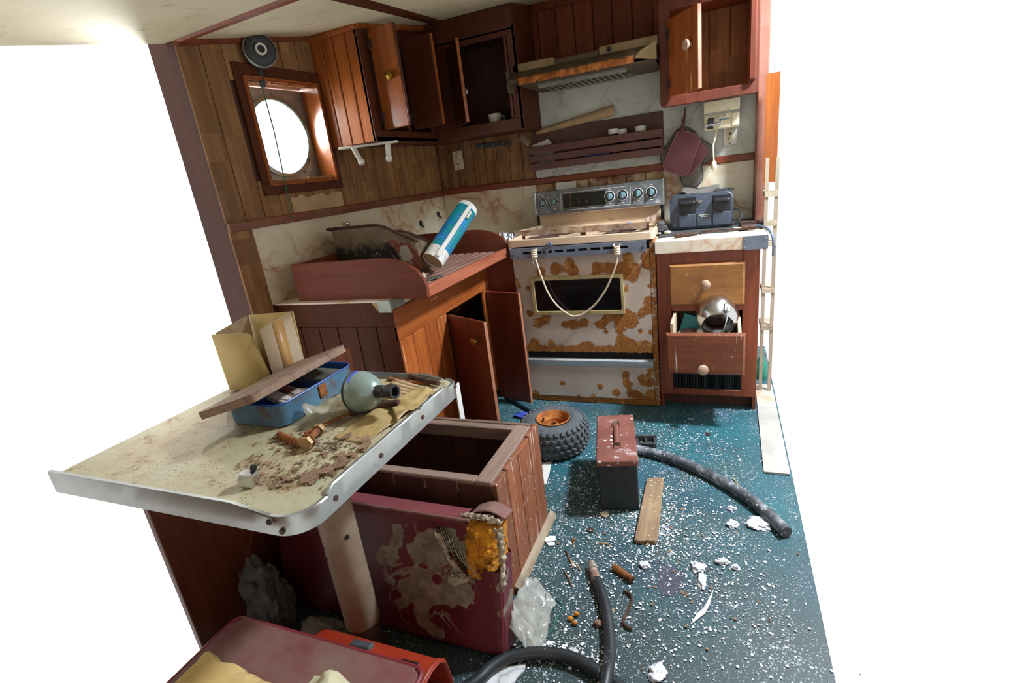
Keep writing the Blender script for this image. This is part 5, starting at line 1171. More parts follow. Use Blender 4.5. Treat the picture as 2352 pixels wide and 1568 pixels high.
def polysheet(nm, pts, z0, amp, fr, mt, nu=22, nv=18, th=0.0012, seed=0.0, pleat=0.0, pf=30):
    a, b_, c, d = [Vector((p[0], p[1], 0)) for p in pts]; b = B()
    def f(u, v):
        p = a.lerp(b_, u).lerp(d.lerp(c, u), v)
        z = z0 + amp * max(0, 0.25 + noise.noise(Vector((p.x * fr, p.y * fr, seed)))) + pleat * abs(math.sin(v * pf)) ** 0.7
        return (p.x, p.y, z)
    return obj(nm, b.grid(nu, nv, f), mt, solid=th)
o = polysheet('waxed_paper', [(-0.872, 0.858), (-0.775, 0.846), (-0.738, 1.06), (-0.86, 1.075)], 0.7425, 0.012, 16, M_WAX, seed=2); meta(o, 'amber waxed paper sheet under the rusty rod', 'paper')
o = polysheet('pleated_paper', [(-0.90, 1.075), (-0.752, 1.06), (-0.760, 1.150), (-0.935, 1.222)], 0.7425, 0.004, 9, M_TANPAPER, 16, 60, seed=5, pleat=0.006, pf=19); meta(o, 'pleated tan paper beside the shower head near the table corner', 'paper')
o = polysheet('torn_wrapper', [(-0.835, 1.045), (-0.742, 0.94), (-0.735, 1.13), (-0.80, 1.15)], 0.750, 0.014, 26, M_WAX, seed=8); meta(o, 'torn glossy wrapper crumpled along the aluminium edge', 'wrapper')
o = polysheet('plastic_film', [(-1.03, 0.93), (-0.915, 0.872), (-0.90, 0.99), (-1.035, 1.04)], 0.744, 0.05, 15, M_FILM, 30, 30, 0.0006, 4); meta(o, 'crumpled clear plastic film between the tin box and the rod', 'film')
t = thing('pivot_pin', 'rusty collared pin resting inside the far rim of the table', 'pin', (-0.81, 1.2, TZ))
obj('pin_body', B().cyl((-0.880, 1.218, 0.753), (-0.755, 1.178, 0.753), 0.0075, n=12), M_RUSTD, t); obj('collar', B().cyl((-0.872, 1.2155, 0.753), (-0.862, 1.212, 0.753), 0.0115, n=14), M_RUST, t)
o = obj('flat_bar', B().obox((-0.872, 1.200, 0.746), (0.165, 0.014, 0.006), (0, 0, R(-8)), 0.001), M_RUST); meta(o, 'flat rusty bar lying under the collared pin on the table', 'bar')
t = thing('steel_bracket', 'small shiny bracket with a black screw at the near side of the table', 'bracket', (-0.93, 0.66, TZ))
obj('bracket_body', B().obox((-0.925, 0.652, 0.757), (0.035, 0.03, 0.03), (0, R(10), R(20)), 0.004), M_CHROME, t); obj('screw', B().cyl((-0.92, 0.665, 0.772), (-0.918, 0.668, 0.780), 0.007, n=12), M_BLACK, t)
# rust flakes and grit on the table: uncountable
def chips(nm, areas, count, zb, smin, smax, mt, label, cat, seed=1, th=0.002, para=1.6):
    rnd = random.Random(seed); b = B()
    for i in range(count):
        x, y, rx_, ry_ = rnd.choice(areas); x += rnd.gauss(0, rx_); y += rnd.gauss(0, ry_)
        s = smin * (smax / smin) ** (rnd.random() ** para); k = rnd.choice((4, 5)); a0 = rnd.random() * 6; tx, ty = rnd.uniform(-.3, .3), rnd.uniform(-.3, .3)
        P = [(s * rnd.uniform(.5, 1) * math.cos(a0 + 6.283 * j / k), s * rnd.uniform(.5, 1) * math.sin(a0 + 6.283 * j / k)) for j in range(k)]
        h = th + s * 0.25
        b.bm.faces.new([b.v((x + p[0], y + p[1], zb + h + p[0] * tx + p[1] * ty)) for p in P])
    o = obj(nm, b, mt, smooth=0); return meta(o, label, cat, kind='stuff')
def inside(L): return L
chips('rust_flakes', [(-0.795, 0.715, .018, .022), (-0.835, 0.80, .03, .03), (-0.775, 0.765, .016, .025), (-0.86, 0.83, .03, .02), (-0.99, 0.82, .04, .02), (-0.95, 0.72, .05, .03), (-0.87, 0.69, .03, .02)], 520, TZ, 0.0016, 0.013, M_FLAKEB, 'flakes of brown rust scattered over the tabletop', 'flakes', 3)
for k, (x, y, s) in enumerate(((-0.80, 0.700, .024), (-0.782, 0.728, .021), (-0.768, 0.752, .018), (-0.762, 0.835, .020), (-0.782, 0.862, .018), (-0.84, 0.87, .015))):
    rnd = random.Random(k + 40); P = [(s * rnd.uniform(.6, 1) * math.cos(6.283 * j / 7), s * 1.2 * rnd.uniform(.6, 1) * math.sin(6.283 * j / 7)) for j in range(7)]
    b = B(); b.M = Matrix.Translation((0, 0, 0)) @ Euler((R(rnd.uniform(-9, 9)), R(rnd.uniform(-9, 9)), 0)).to_matrix().to_4x4(); b.prism(P, 'z', 0.0, 0.0035)
    o = obj('rust_slab', b, M_FLAKEB, smooth=20); o.location = (x, y, TZ + 0.004)
    meta(o, 'large brown rust slab among the flakes near the aluminium edge', 'flake', 'large rust slabs on the table')

# ================================================================ BENCH BOX
bx = thing('bench_box', 'open-topped wooden bench box of worn red planks beside the table', 'box', (-0.95, 1.38, 0.0))
BX0, BX1, BY0, BY1, BH = -1.34, -0.622, 1.180, 1.575, 0.430
ys = [BY0, 1.264, 1.364, 1.474, BY1]
for i in range(4): obj('side_plank', B().box(BX1 - 0.016, BX1, ys[i] + 0.0015, ys[i + 1] - 0.0015, 0.0, BH - 0.008 + 0.004 * (i % 2), 0.002), W_BOXZ, bx)
for i in range(6):
    x = BX1 - 0.018 - 0.118 * i; obj('front_plank', B().box(max(x - 0.115, BX0), x, BY0, BY0 + 0.016, 0.0, BH - 0.012 + 0.004 * (i % 2), 0.002), W_BOXI, bx)
    obj('back_plank', B().box(max(x - 0.115, BX0), x, BY1 - 0.016, BY1, 0.0, BH - 0.008 + 0.003 * (i % 2), 0.002), W_BOXI, bx)
obj('end_board', B().box(BX0, BX0 + 0.016, BY0, BY1, 0.0, BH - 0.01), W_BOXI, bx)
obj('rail', B().box(BX0, BX1 - 0.0745, BY0 + 0.001, BY0 + 0.036, BH - 0.05, BH, 0.003), W_BOXR, bx)
obj('rail', B().box(BX0, BX1 - 0.0745, BY1 - 0.068, BY1 - 0.034, BH - 0.05, BH, 0.003), W_BOXR, bx)
obj('cap_strip', B().box(BX0, BX1 - 0.02, BY1 - 0.032, BY1 - 0.017, BH - 0.04, BH + 0.002, 0.002), W_BOXR, bx)
obj('side_rail', B().box(BX1 - 0.073, BX1 - 0.017, BY0 + 0.001, BY1 - 0.034, BH - 0.05, BH + 0.001, 0.003), W_BOXRY, bx)
obj('bottom_board', B().box(BX0 + 0.016, BX1 - 0.018, BY0 + 0.018, BY1 - 0.018, 0.01, 0.025), W_BOXI, bx)
b = B().prism([(BX1, 0.0), (BX1 + 0.022, 0.0), (BX1 + 0.021, 0.012), (BX1 + 0.014, 0.022), (BX1, 0.026)], 'y', BY0 + 0.02, BY1 + 0.03, 0.002); obj('quarter_round', b, W_SKIRT, bx)

# ================================================================ CUSHIONS
def slab_cushion(nm, parent, x0, x1, foot, top, th, nx_=60, nz=26, mt=None, bulge=0.006, cut=None):
    """upright slab: front face from foot (y,z) to top (y,z), thickness th towards +y, rounded at the corners; cut(x,s,face) drops faces"""
    b = B(); fy, fz = foot; ty_, tz = top; d = Vector((ty_ - fy, tz - fz)); Ln = d.length; d.normalize(); nv = Vector((d.y, -d.x))
    if nv.x < 0: nv = -nv
    prof = []; r = 0.018
    def add(s, o, f): prof.append((s, o, f))
    for i in range(nz + 1): add(r + (Ln - 2 * r) * i / nz, 0.0, 'front')
    for k in range(1, 4): a = R(90 * k / 3); add(Ln - r + r * math.sin(a), r - r * math.cos(a), 'top')
    for i in range(1, 6): add(Ln, r + (th - 2 * r) * i / 5, 'top')
    for k in range(1, 4): a = R(90 * k / 3); add(Ln - r + r * math.cos(a), th - r + r * math.sin(a), 'back')
    for i in range(1, 9): add(Ln - r - (Ln - 2 * r) * i / 8, th, 'back')
    for k in range(1, 4): a = R(90 * k / 3); add(r - r * math.sin(a), th - r + r * math.cos(a), 'bottom')
    for i in range(1, 4): add(0, th - r - (th - 2 * r) * i / 3, 'bottom')
    for k in range(1, 3): a = R(90 * k / 3); add(r - r * math.cos(a), r - r * math.sin(a), 'bottom')
    xs = [x0 + (x1 - x0) * i / nx_ for i in range(nx_ + 1)]
    G = []
    for x in xs:
        e = 1.0
        row = []
        for s, o, f in prof:
            bl = bulge * math.sin(math.pi * s / Ln) * (-1 if f == 'front' else 0) * (0.6 + 0.5 * noise.noise(Vector((x * 4, s * 5, 0))))
            en = min(1.0, (x1 - x) / 0.02) if x1 - x < 0.02 else 1.0
            en = math.sqrt(max(0.0, 1 - (1 - en) ** 2)); o2 = th / 2 + (o - th / 2) * (0.72 + 0.28 * en); s2 = Ln / 2 + (s - Ln / 2) * (0.95 + 0.05 * en)
            q = d * s2 + nv * (o2 + bl); row.append(b.v((x, fy + q.x, fz + q.y)))
        G.append(row)
    m = len(prof)
    for i in range(nx_):
        for j in range(m):
            k = (j + 1) % m; x = (xs[i] + xs[i + 1]) / 2; s = (prof[j][0] + prof[k][0]) / 2
            if cut and cut(x, s, prof[j][2]): continue
            b.bm.faces.new((G[i][j], G[i + 1][j], G[i + 1][k], G[i][k]))
    b.bm.faces.new(G[0][::-1])
    # end face as a fan of quads to its middle line
    mid = [b.v((x1, fy + (d * s + nv * (th / 2)).x, fz + (d * s + nv * (th / 2)).y)) for s in [Ln * q / 12 for q in range(13)]]
    def nearest(s): return mid[min(12, max(0, round(s / Ln * 12)))]
    for j in range(m):
        k = (j + 1) % m; s = (prof[j][0] + prof[k][0]) / 2
        if cut and cut(x1, s, 'end'): continue
        a, c = nearest(prof[j][0]), nearest(prof[k][0]); q = [G[-1][j], G[-1][k], c] + ([a] if a is not c else [])
        b.bm.faces.new(q)
    return obj(nm, b, mt, parent), d, nv, Ln

cu = thing('torn_cushion', 'maroon vinyl bench cushion on edge with a ripped corner showing orange foam', 'cushion', (-0.95, 1.0, 0.0))
FOOT, TOP = (0.952, 0.012), (1.036, 0.402)
def tear(x, s, f):
    jag = 0.018 * noise.noise(Vector((x * 30, s * 30, 0)))
    if f == 'front': return (x > -0.662 + jag and s > 0.265 + jag and s - 0.265 > (-0.60 - x) * 1.5 - 0.04) or (-0.755 + (0.37 - s) * 0.72 < x < -0.69 + (0.37 - s) * 0.66 + jag and 0.235 < s < 0.375)
    if f == 'top': return x > -0.668 + jag
    if f in ('end', 'back'): return s > 0.29 + jag and x > -0.60
    return False
cov, cd_, cn, cL = slab_cushion('cover', cu, -1.36, -0.556, FOOT, TOP, 0.088, 90, 34, M_TORN, 0.006, tear)
TS = [(-0.884, 0.345, .022), (-0.89, 0.31, .02), (-0.91, 0.271, .03), (-0.95, 0.254, .03), (-0.832, 0.284, .03), (-0.79, 0.30, .045), (-0.765, 0.27, .04), (-0.818, 0.225, .03), (-0.873, 0.167, .03), (-0.828, 0.172, .04), (-0.783, 0.169, .04), (-0.73, 0.175, .04), (-0.675, 0.187, .035), (-0.818, 0.125, .028), (-0.83, 0.09, .025), (-0.80, 0.06, .025), (-0.761, 0.045, .02), (-0.74, 0.33, .04), (-0.72, 0.225, .035), (-0.69, 0.21, .03), (-0.556, 0.148, .02), (-0.556, 0.225, .018)]
RI = [(-0.866, 0.254, .022), (-0.805, 0.240, .016), (-0.755, 0.213, .016), (-0.73, 0.245, .014)]
cut_attr(cov, 'torn', lambda p: max(0.0, 1.05 * spots(p.x, p.z, TS) - 1.3 * spots(p.x, p.z, RI)) if p.y < 1.06 else 0.0)
cut_attr(cov, 'web', lambda p: max(0.0, min(1.0, 1.2 - ((p.x + 0.79) / 0.17) ** 2 - ((p.z - 0.2) / 0.19) ** 2)) if p.y < 1.045 else 0.0)
cut_attr(cov, 'dusty', lambda p: min(1.0, max(0.0, (p.z - 0.385 + 0.21 * (p.y - 1.03)) / 0.02)))
def onfront(x, s, o): q = cd_ * s + cn * o; return (x, FOOT[0] + q.x, FOOT[1] + q.y)
b = B().tube([onfront(-1.355 + 0.705 * i / 40, cL - 0.002, 0.006 + 0.001 * math.sin(i * 1.3)) for i in range(41)], 0.0048, 8); obj('piping', b, M_VINYLD, cu)
b = B().tube([onfront(-0.562, 0.02 + 0.24 * i / 12, 0.004) for i in range(13)], 0.004, 8); obj('piping', b, M_VINYL, cu)
# foam core showing in the tear
b = B()
def foam(u, v, face):
    x0, x1, s0, s1 = -0.672, -0.572, 0.215, 0.385
    x = x0 + (x1 - x0) * u; s = s0 + (s1 - s0) * v
    o = 0.010 + 0.014 * noise.noise(Vector((x * 40, s * 40, 2))) + 0.008 * noise.noise(Vector((x * 120, s * 120, 5)))
    o += 0.035 * max(0, (u - 0.85) / 0.15) ** 2 + 0.03 * max(0, (v - 0.88) / 0.12) ** 2 + 0.02 * max(0, (0.15 - u) / 0.15) ** 2
    return onfront(x, s, o)
b.grid(50, 60, lambda u, v: foam(u, v, 0))
def foamside(u, v):
    s = 0.215 + 0.165 * u; o = 0.05 + 0.03 * v; return onfront(-0.570 + 0.006 * noise.noise(Vector((u * 9, v * 9, 1))), s, o)
b.grid(20, 6, foamside)
def foamtop(u, v):
    return onfront(-0.672 + 0.1 * u, 0.384 - 0.02 * v + 0.006 * noise.noise(Vector((u * 12, v * 7, 1))), 0.03 + 0.04 * v)
b.grid(20, 6, foamtop); obj('foam_core', b, M_FOAM, cu, solid=0.006)
obj('inner_dark', B().prism([onfront(0, 0.2, 0.045)[1:], onfront(0, 0.38, 0.045)[1:], onfront(0, 0.38, 0.07)[1:], onfront(0, 0.2, 0.07)[1:]], 'x', -0.80, -0.58), M_BACKING, cu)
def rag(nm, P, Q, nu, nv, amp, seed, o0):
    """ragged strip of backing between the lines P and Q, each a list of (x, s)"""
    def at(L, u):
        n_ = len(L) - 1; i = min(int(u * n_), n_ - 1); f_ = u * n_ - i; return (L[i][0] + (L[i + 1][0] - L[i][0]) * f_, L[i][1] + (L[i + 1][1] - L[i][1]) * f_)
    def f(u, v):
        a, c = at(P, u), at(Q, u); e = noise.noise(Vector((u * 14, v * 2, seed))) * amp * (v if v > 0.5 else 1 - v)
        x, s = a[0] + (c[0] - a[0]) * v + e, a[1] + (c[1] - a[1]) * v + e * 0.6
        return onfront(x, s, o0 - 0.010 * math.sin(v * 3.1) + 0.008 * noise.noise(Vector((u * 9, v * 5, seed + 3))))
    return obj(nm, B().grid(nu, nv, f), M_BACKING, cu, solid=0.002)
rag('backing_flap', [(-0.755, 0.36), (-0.725, 0.30), (-0.70, 0.255), (-0.655, 0.225)], [(-0.738, 0.355), (-0.712, 0.29), (-0.675, 0.25), (-0.648, 0.235)], 40, 8, 0.014, 1, -0.004)
rag('backing_flap', [(-0.70, 0.235), (-0.72, 0.205), (-0.70, 0.20), (-0.655, 0.222)], [(-0.70, 0.255), (-0.715, 0.225), (-0.69, 0.232), (-0.655, 0.235)], 30, 8, 0.012, 5, -0.004)
rag('backing_flap', [(-0.575, 0.385), (-0.566, 0.34), (-0.562, 0.28), (-0.566, 0.21)], [(-0.550, 0.39), (-0.547, 0.34), (-0.546, 0.28), (-0.552, 0.215)], 40, 8, 0.012, 9, 0.012)
rag('backing_flap', [(-0.69, 0.385), (-0.65, 0.39), (-0.61, 0.392), (-0.565, 0.385)], [(-0.685, 0.405), (-0.645, 0.410), (-0.60, 0.412), (-0.555, 0.40)], 40, 8, 0.012, 13, 0.03)
def tf(u, v):
    x = -0.66 + 0.11 * u; q = onfront(x, cL + 0.004 + 0.018 * math.sin(u * 3.1), 0.03 + 0.062 * v); return q
obj('vinyl_flap', B().grid(16, 6, tf), M_VINYLD, cu, solid=0.003)
for k in range(9):
    rnd = random.Random(k); x = -0.74 + 0.012 * k; obj('loose_thread', B().tube(smooth_pts([onfront(x, 0.37 - 0.01 * k, -0.002), onfront(x + 0.02, 0.34 - 0.012 * k, -0.012), onfront(x + 0.03 + 0.01 * rnd.random(), 0.30 - 0.008 * k, -0.006)], 4), 0.0009, 5), M_BACKING, cu)

c4 = thing('bench_cushion', 'dusty maroon bench cushion lying flat in front of the orange case', 'cushion', (-0.88, 0.55, 0.19))
b = B().prism(rrect(-1.16, -0.600, 0.41, 0.672, 0.022, 5), 'z', 0.205, 0.300, 0.012, 3)
obj('cover', b, M_VINYLD, c4)
obj('piping', B().tube([(p[0], p[1], 0.296) for p in rrect(-1.163, -0.597, 0.407, 0.675, 0.024, 5)], 0.0055, 8, closed=True), M_VINYL, c4)
obj('piping', B().tube([(p[0], p[1], 0.208) for p in rrect(-1.163, -0.597, 0.407, 0.675, 0.024, 5)], 0.0055, 8, closed=True), M_VINYL, c4)
t = thing('settee_bench', 'dark plank bench base under the flat maroon cushion', 'bench', (-0.9, 0.52, 0.0))
obj('top_board', B().box(-1.15, -0.64, 0.42, 0.59, 0.185, 0.204), W_BOXI, t); obj('front_board', B().box(-1.15, -0.65, 0.565, 0.58, 0.0, 0.185), W_BOXI, t); obj('end_board', B().box(-0.665, -0.65, 0.43, 0.565, 0.0, 0.185), W_BOXI, t)
b = B().grid(24, 12, lambda u, v: (-1.13 + 0.285 * u, 0.43 + (0.130 - 0.02 * u) * v + 0.012 * noise.noise(Vector((u * 6, 1, 0))), 0.303 + 0.026 * min(1, min(u, 1 - u) * 12, (1 - v) * 10) ** 0.5 + 0.004 * noise.noise(Vector((u * 8, v * 6, 0)))))
o = obj('foam_slab', b, M_FOAMY, solid=0.003); meta(o, 'slab of yellowed foam lying on the flat maroon cushion', 'foam')
def clf(u, v):
    x = -0.83 + 0.16 * u; y = 0.455 + 0.135 * v; k = math.exp(-((u - 0.42) ** 2) / 0.05 - ((v - 0.75) ** 2) / 0.25)
    return (x + 0.01 * noise.noise(Vector((v * 6, u * 3, 2))), y, 0.304 + 0.045 * k + 0.008 * noise.noise(Vector((u * 7, v * 5, 7))) * k + 0.006 * abs(math.sin(u * 14)) * k)
o = obj('crumpled_cloth', B().grid(30, 20, clf), M_CLOTH, solid=0.002, subsurf=1); meta(o, 'pale cloth bunched up on the flat maroon cushion', 'cloth')

# ================================================================ ORANGE CASE
oc = thing('orange_case', 'orange plastic tool case shell with a dark latch behind the flat cushion', 'case', (-0.82, 0.72, 0.0))
def case_prof(k=0.0):
    return [(0.665, 0.02), (0.640, 0.10), (0.650, 0.185), (0.672, 0.200 + k), (0.740, 0.202 + k), (0.775, 0.192 + k), (0.797, 0.165), (0.806, 0.10), (0.806, 0.012)]
b = B(); rows = []
for x, k in ((-1.02, -0.02), (-1.005, -0.008), (-0.985, 0.0), (-0.80, 0.004), (-0.65, 0.0), (-0.634, -0.002)):
    rows.append([b.v((x + 0.01 * (0.2 - p[1]), p[0], p[1])) for p in case_prof(k)])
for a, c in zip(rows, rows[1:]):
    for i in range(len(a) - 1): b.bm.faces.new((a[i], a[i + 1], c[i + 1], c[i]))
b.bm.faces.new(rows[0]); obj('shell', b, M_ORANGE, oc, smooth=50, solid=0.004)
b = B(); rows = []
for x, k in ((-1.085, -0.02), (-1.075, -0.010), (-0.99, -0.006)):
    rows.append([b.v((x, p[0] * 0.5 + 0.36 if False else 0.66 + (p[0] - 0.66) * 0.62, p[1] - 0.004 + k)) for p in case_prof(0)])
for a, c in zip(rows, rows[1:]):
    for i in range(len(a) - 1): b.bm.faces.new((a[i], a[i + 1], c[i + 1], c[i]))
b.bm.faces.new(rows[0]); obj('end_step', b, M_ORANGE, oc, smooth=50, solid=0.004)
obj('rim_band', B().tube([(-0.640, p[0], p[1] + 0.003) for p in case_prof(0)[2:]], 0.005, 8), M_ORANGE, oc)
obj('latch', B().obox((-0.850, 0.752, 0.204), (0.065, 0.030, 0.014), (R(-8), 0, R(3)), 0.006), M_BLACKD, oc)
obj('slot', B().obox((-0.700, 0.742, 0.2035), (0.050, 0.014, 0.004), (0, 0, R(2)), 0.001), M_BLACK, oc)
obj('lining', B().box(-1.0, -0.66, 0.665, 0.79, 0.014, 0.02).box(-1.0, -0.99, 0.665, 0.79, 0.02, 0.18), M_BLACK, oc)

o = obj('striped_bundle', B().blob((-1.325, 0.872, 0.13), (0.072, 0.055, 0.125), 0.4, 7, 4, 3.0), M_STRIPE); meta(o, 'dark striped cloth bundle heaped under the table', 'cloth')
o = obj('grey_rag', B().blob((-1.135, 0.882, 0.03), (0.082, 0.045, 0.03), 0.35, 6, 4, 6.0), M_GREYCLOTH); meta(o, 'grey rag lying at the foot of the table post', 'rag')

# ================================================================ TYRE
tc = (-0.757, 2.125)
ty2 = thing('wheel', 'small chunky black tyre with a rusty orange rim lying on the deck', 'wheel', (tc[0], tc[1], 0.0), world=False)
obj('tyre', B().lathe([(0.080, 0.146), (0.086, 0.152), (0.10, 0.157), (0.125, 0.156), (0.148, 0.146), (0.160, 0.125), (0.165, 0.085), (0.161, 0.040), (0.150, 0.012), (0.12, 0.002), (0.09, 0.004), (0.082, 0.015), (0.080, 0.146)], None, 64, cap=False), M_RUBBER, ty2)
lug = None; NL = 32
for row, (r, z, tilt, w_) in enumerate(((0.1525, 0.140, 42, 0.016), (0.1625, 0.112, 12, 0.018), (0.1655, 0.083, 0, 0.018), (0.1625, 0.052, -14, 0.018), (0.155, 0.024, -30, 0.016))):
    proto = None
    for k in range(NL):
        a = 2 * math.pi * (k + 0.5 * (row % 2)) / NL
        if proto is None:
            b = B(); b.obox((0, 0, 0), (0.016, 0.019, w_ * (1.35 if row == 0 else 1)), (0, R(-tilt), 0), 0.003); proto = obj('tread_lug', b, M_RUBBER, ty2); q = proto
        else: q = proto.copy(); C.objects.link(q)
        q.location = (r * math.cos(a), r * math.sin(a), z); q.rotation_euler = (0, 0, a)
obj('rim', B().lathe([(0.079, 0.148), (0.084, 0.156), (0.080, 0.159), (0.074, 0.150), (0.070, 0.128), (0.062, 0.120), (0.060, 0.098), (0.020, 0.094), (0.0, 0.094)], None, 48, cap=False), M_RIM, ty2)
obj('hub', B().lathe([(0.021, 0.094), (0.021, 0.124), (0.0135, 0.124), (0.0135, 0.09)], None, 24, cap=False), M_RUST, ty2)
obj('hub_hole', B().lathe([(0, 0.097), (0.0135, 0.097)], None, 20, cap=False), M_BLACK, ty2)
obj('valve', B().cyl((-0.058, 0.012, 0.125), (-0.052, 0.010, 0.145), 0.005, n=8), M_BLACK, ty2)

# ================================================================ TIN BOX ON THE DECK
am = thing('metal_case', 'black metal case with a rusty red lid and strap handle on the deck', 'case', (-0.401, 1.872, 0.0), R(11.5), world=False)
obj('case_body', B().box(-0.074, 0.074, -0.184, 0.184, 0.0, 0.205, 0.004), M_CANBLK, am)
ld = obj('lid', B().box(-0.079, 0.079, -0.190, 0.190, 0.200, 0.226, 0.004), M_CANRED, am)
obj('handle_strap', B().tube(smooth_pts([(0.002, -0.075, 0.230), (0.002, -0.05, 0.236), (0.002, 0.0, 0.240), (0.002, 0.05, 0.236), (0.002, 0.078, 0.230)]), 0.0085, 8, flat=0.35), M_CANRED, ld)
for y in (-0.095, 0.085): obj('handle_loop', B().tube([(-0.011, y, 0.228), (-0.011, y, 0.238), (0.015, y, 0.238), (0.015, y, 0.228)], 0.0028, 6).tube([(-0.011, y + 0.02, 0.228), (-0.011, y + 0.02, 0.236), (0.015, y + 0.02, 0.236), (0.015, y + 0.02, 0.228)], 0.0028, 6), M_RUSTD, ld)
for x in (-0.035, 0.03): obj('lid_tab', B().box(x - 0.012, x + 0.012, -0.1875, -0.183, 0.185, 0.20), M_BLACK, am)
o = obj('plank', B().prism([(-0.288, 1.905), (-0.262, 1.916), (-0.221, 1.925), (-0.205, 1.536), (-0.212, 1.523), (-0.235, 1.528), (-0.262, 1.515), (-0.284, 1.519)], 'z', 0.003, 0.017, 0.002), W_PLANK, base=(-0.247, 1.72, 0)); meta(o, 'weathered splintered board lying on the deck by the metal case', 'board')
t = thing('black_bracket', 'black plastic bracket flecked white lying behind the metal case', 'bracket', (-0.33, 2.2, 0.0))
for y in (2.165, 2.24): obj('long_rail', B().obox((-0.34, y, 0.018), (0.11, 0.014, 0.03), (0, 0, R(10)), 0.003), M_BLACKD, t)
for x in (-0.37, -0.33, -0.29): obj('rib', B().obox((x, 2.205 + (x + 0.34) * 0.17, 0.013), (0.010, 0.07, 0.018), (0, 0, R(10)), 0.002), M_BLACKD, t)

# ================================================================ HOSES AND LITTER
t = thing('hose', 'thick dust-covered grey hose running from behind the metal case', 'hose', (-0.1, 2.0, 0))
obj('hose_body', B().tube(smooth_pts([(-0.50, 2.10, 0.022), (-0.406, 2.118, 0.022), (-0.326, 2.112, 0.022), (-0.188, 2.061, 0.022), (-0.06, 1.981, 0.022), (0.07, 1.867, 0.022), (0.16, 1.751, 0.022), (0.21, 1.66, 0.022)]), 0.0215, 14), M_HOSED, t)
t = thing('hose', 'black hose ending in a corroded metal fitting on the deck', 'hose', (-0.3, 1.15, 0))
obj('hose_body', B().tube(smooth_pts([(-0.372, 1.300, 0.018), (-0.355, 1.27, 0.018), (-0.319, 1.191, 0.018), (-0.292, 1.103, 0.02), (-0.276, 1.03, 0.028), (-0.270, 0.97, 0.044), (-0.268, 0.90, 0.040), (-0.27, 0.80, 0.03)]), 0.0165, 14), M_HOSE, t)
obj('fitting', B().tube([(-0.368, 1.292, 0.018), (-0.385, 1.326, 0.017), (-0.405, 1.372, 0.016)], [0.0165, 0.0145, 0.0125], 14).tube([(-0.392, 1.342, 0.017), (-0.397, 1.354, 0.0165)], 0.0165, 14), plain('corroded_fitting', '8A8078', 'B0A8A0', 25, 0.6, 0.4, dirt='8A4E28', damt=0.5, dsc=30), t)
t = thing('hose', 'black hose curving in an arch out from under the torn cushion', 'hose', (-0.4, 1.0, 0))
obj('hose_body', B().tube(smooth_pts([(-0.66, 0.80, 0.019), (-0.61, 0.865, 0.019), (-0.583, 0.920, 0.019), (-0.545, 0.963, 0.019), (-0.479, 0.993, 0.019), (-0.407, 1.006, 0.019), (-0.344, 1.000, 0.018), (-0.268, 0.972, 0.0175), (-0.20, 0.94, 0.0175), (-0.12, 0.89, 0.0175)]), 0.0175, 14), M_HOSE, t)
t = thing('rusty_pipe', 'short rusty pipe stub lying beside the hose fitting', 'pipe', (-0.30, 1.36, 0))
obj('pipe_wall', B().cyl((-0.330, 1.378, 0.012), (-0.262, 1.334, 0.012), 0.011, n=14), M_RUST, t); obj('bore', B().cyl((-0.263, 1.3345, 0.012), (-0.2605, 1.333, 0.012), 0.007, n=12), M_BLACK, t)
o = obj('bent_wire', B().tube(smooth_pts([(-0.283, 1.287, 0.007), (-0.262, 1.278, 0.007), (-0.252, 1.258, 0.007), (-0.256, 1.218, 0.007), (-0.265, 1.178, 0.007), (-0.260, 1.160, 0.007), (-0.236, 1.151, 0.007)], 3), 0.0042, 8), M_RUSTD); meta(o, 'dark bent wire hook lying next to the black hose', 'wire')
def bag(u, v):
    x = -0.560 + 0.10 * u * (1 - 0.25 * v) + 0.012 * noise.noise(Vector((v * 6, u * 4, 0))); y = 1.005 + 0.225 * v - 0.03 * u
    return (x, y, 0.004 + 0.12 * (1 - u) ** 1.3 * (0.6 + 0.3 * math.sin(v * 4)) + 0.035 * abs(noise.noise(Vector((u * 3, v * 4.5, 3)))) + 0.007 * abs(noise.noise(Vector((u * 9, v * 11, 1)))))
o = obj('plastic_bag', B().grid(22, 26, bag), M_BAG, smooth=18, solid=0.0006); meta(o, 'crumpled milky plastic bag beside the end of the torn cushion', 'bag')
def scrap(nm, pts, z, mt, label, cat, amp=0.004, group=None, th=0.004, kind=None):
    cx = sum(p[0] for p in pts) / len(pts); cy = sum(p[1] for p in pts) / len(pts)
    b = B(); b.prism([(p[0], p[1]) for p in pts], 'z', z, z + th)
    o = obj(nm, b, mt, base=(cx, cy, 0), smooth=20); return meta(o, label, cat, group, kind)
M_PEELW = marble('crackled_white_board', 'C8CACC', 'D8DADC', '9A9CA0', 5.0, dark='6E7074')
scrap('crackled_board', [(-0.64, 0.86), (-0.60, 0.905), (-0.565, 0.938), (-0.535, 0.950), (-0.500, 0.966), (-0.497, 0.945), (-0.510, 0.918), (-0.515, 0.86)], 0.001, M_PEELW, 'crackled white board fragment lying inside the arched hose', 'board')
scrap('white_card', [(-0.785, 1.95), (-0.735, 1.99), (-0.718, 1.90), (-0.704, 1.80), (-0.735, 1.79)], 0.001, M_PAPER, 'white card on the deck between the tyre and bench box', 'card', th=0.002)
scrap('paint_chip', [(-0.605, 1.462), (-0.59, 1.482), (-0.568, 1.486), (-0.560, 1.466), (-0.578, 1.452), (-0.598, 1.45)], 0.003, M_FLAKE, 'largest white paint chip by the bench box skirting', 'paint chip')
scrap('paint_chip', [(-0.60, 1.455), (-0.585, 1.445), (-0.563, 1.455), (-0.556, 1.44), (-0.578, 1.432)], 0.002, M_FLAKE, 'narrow white paint chip just below the largest one', 'paint chip')
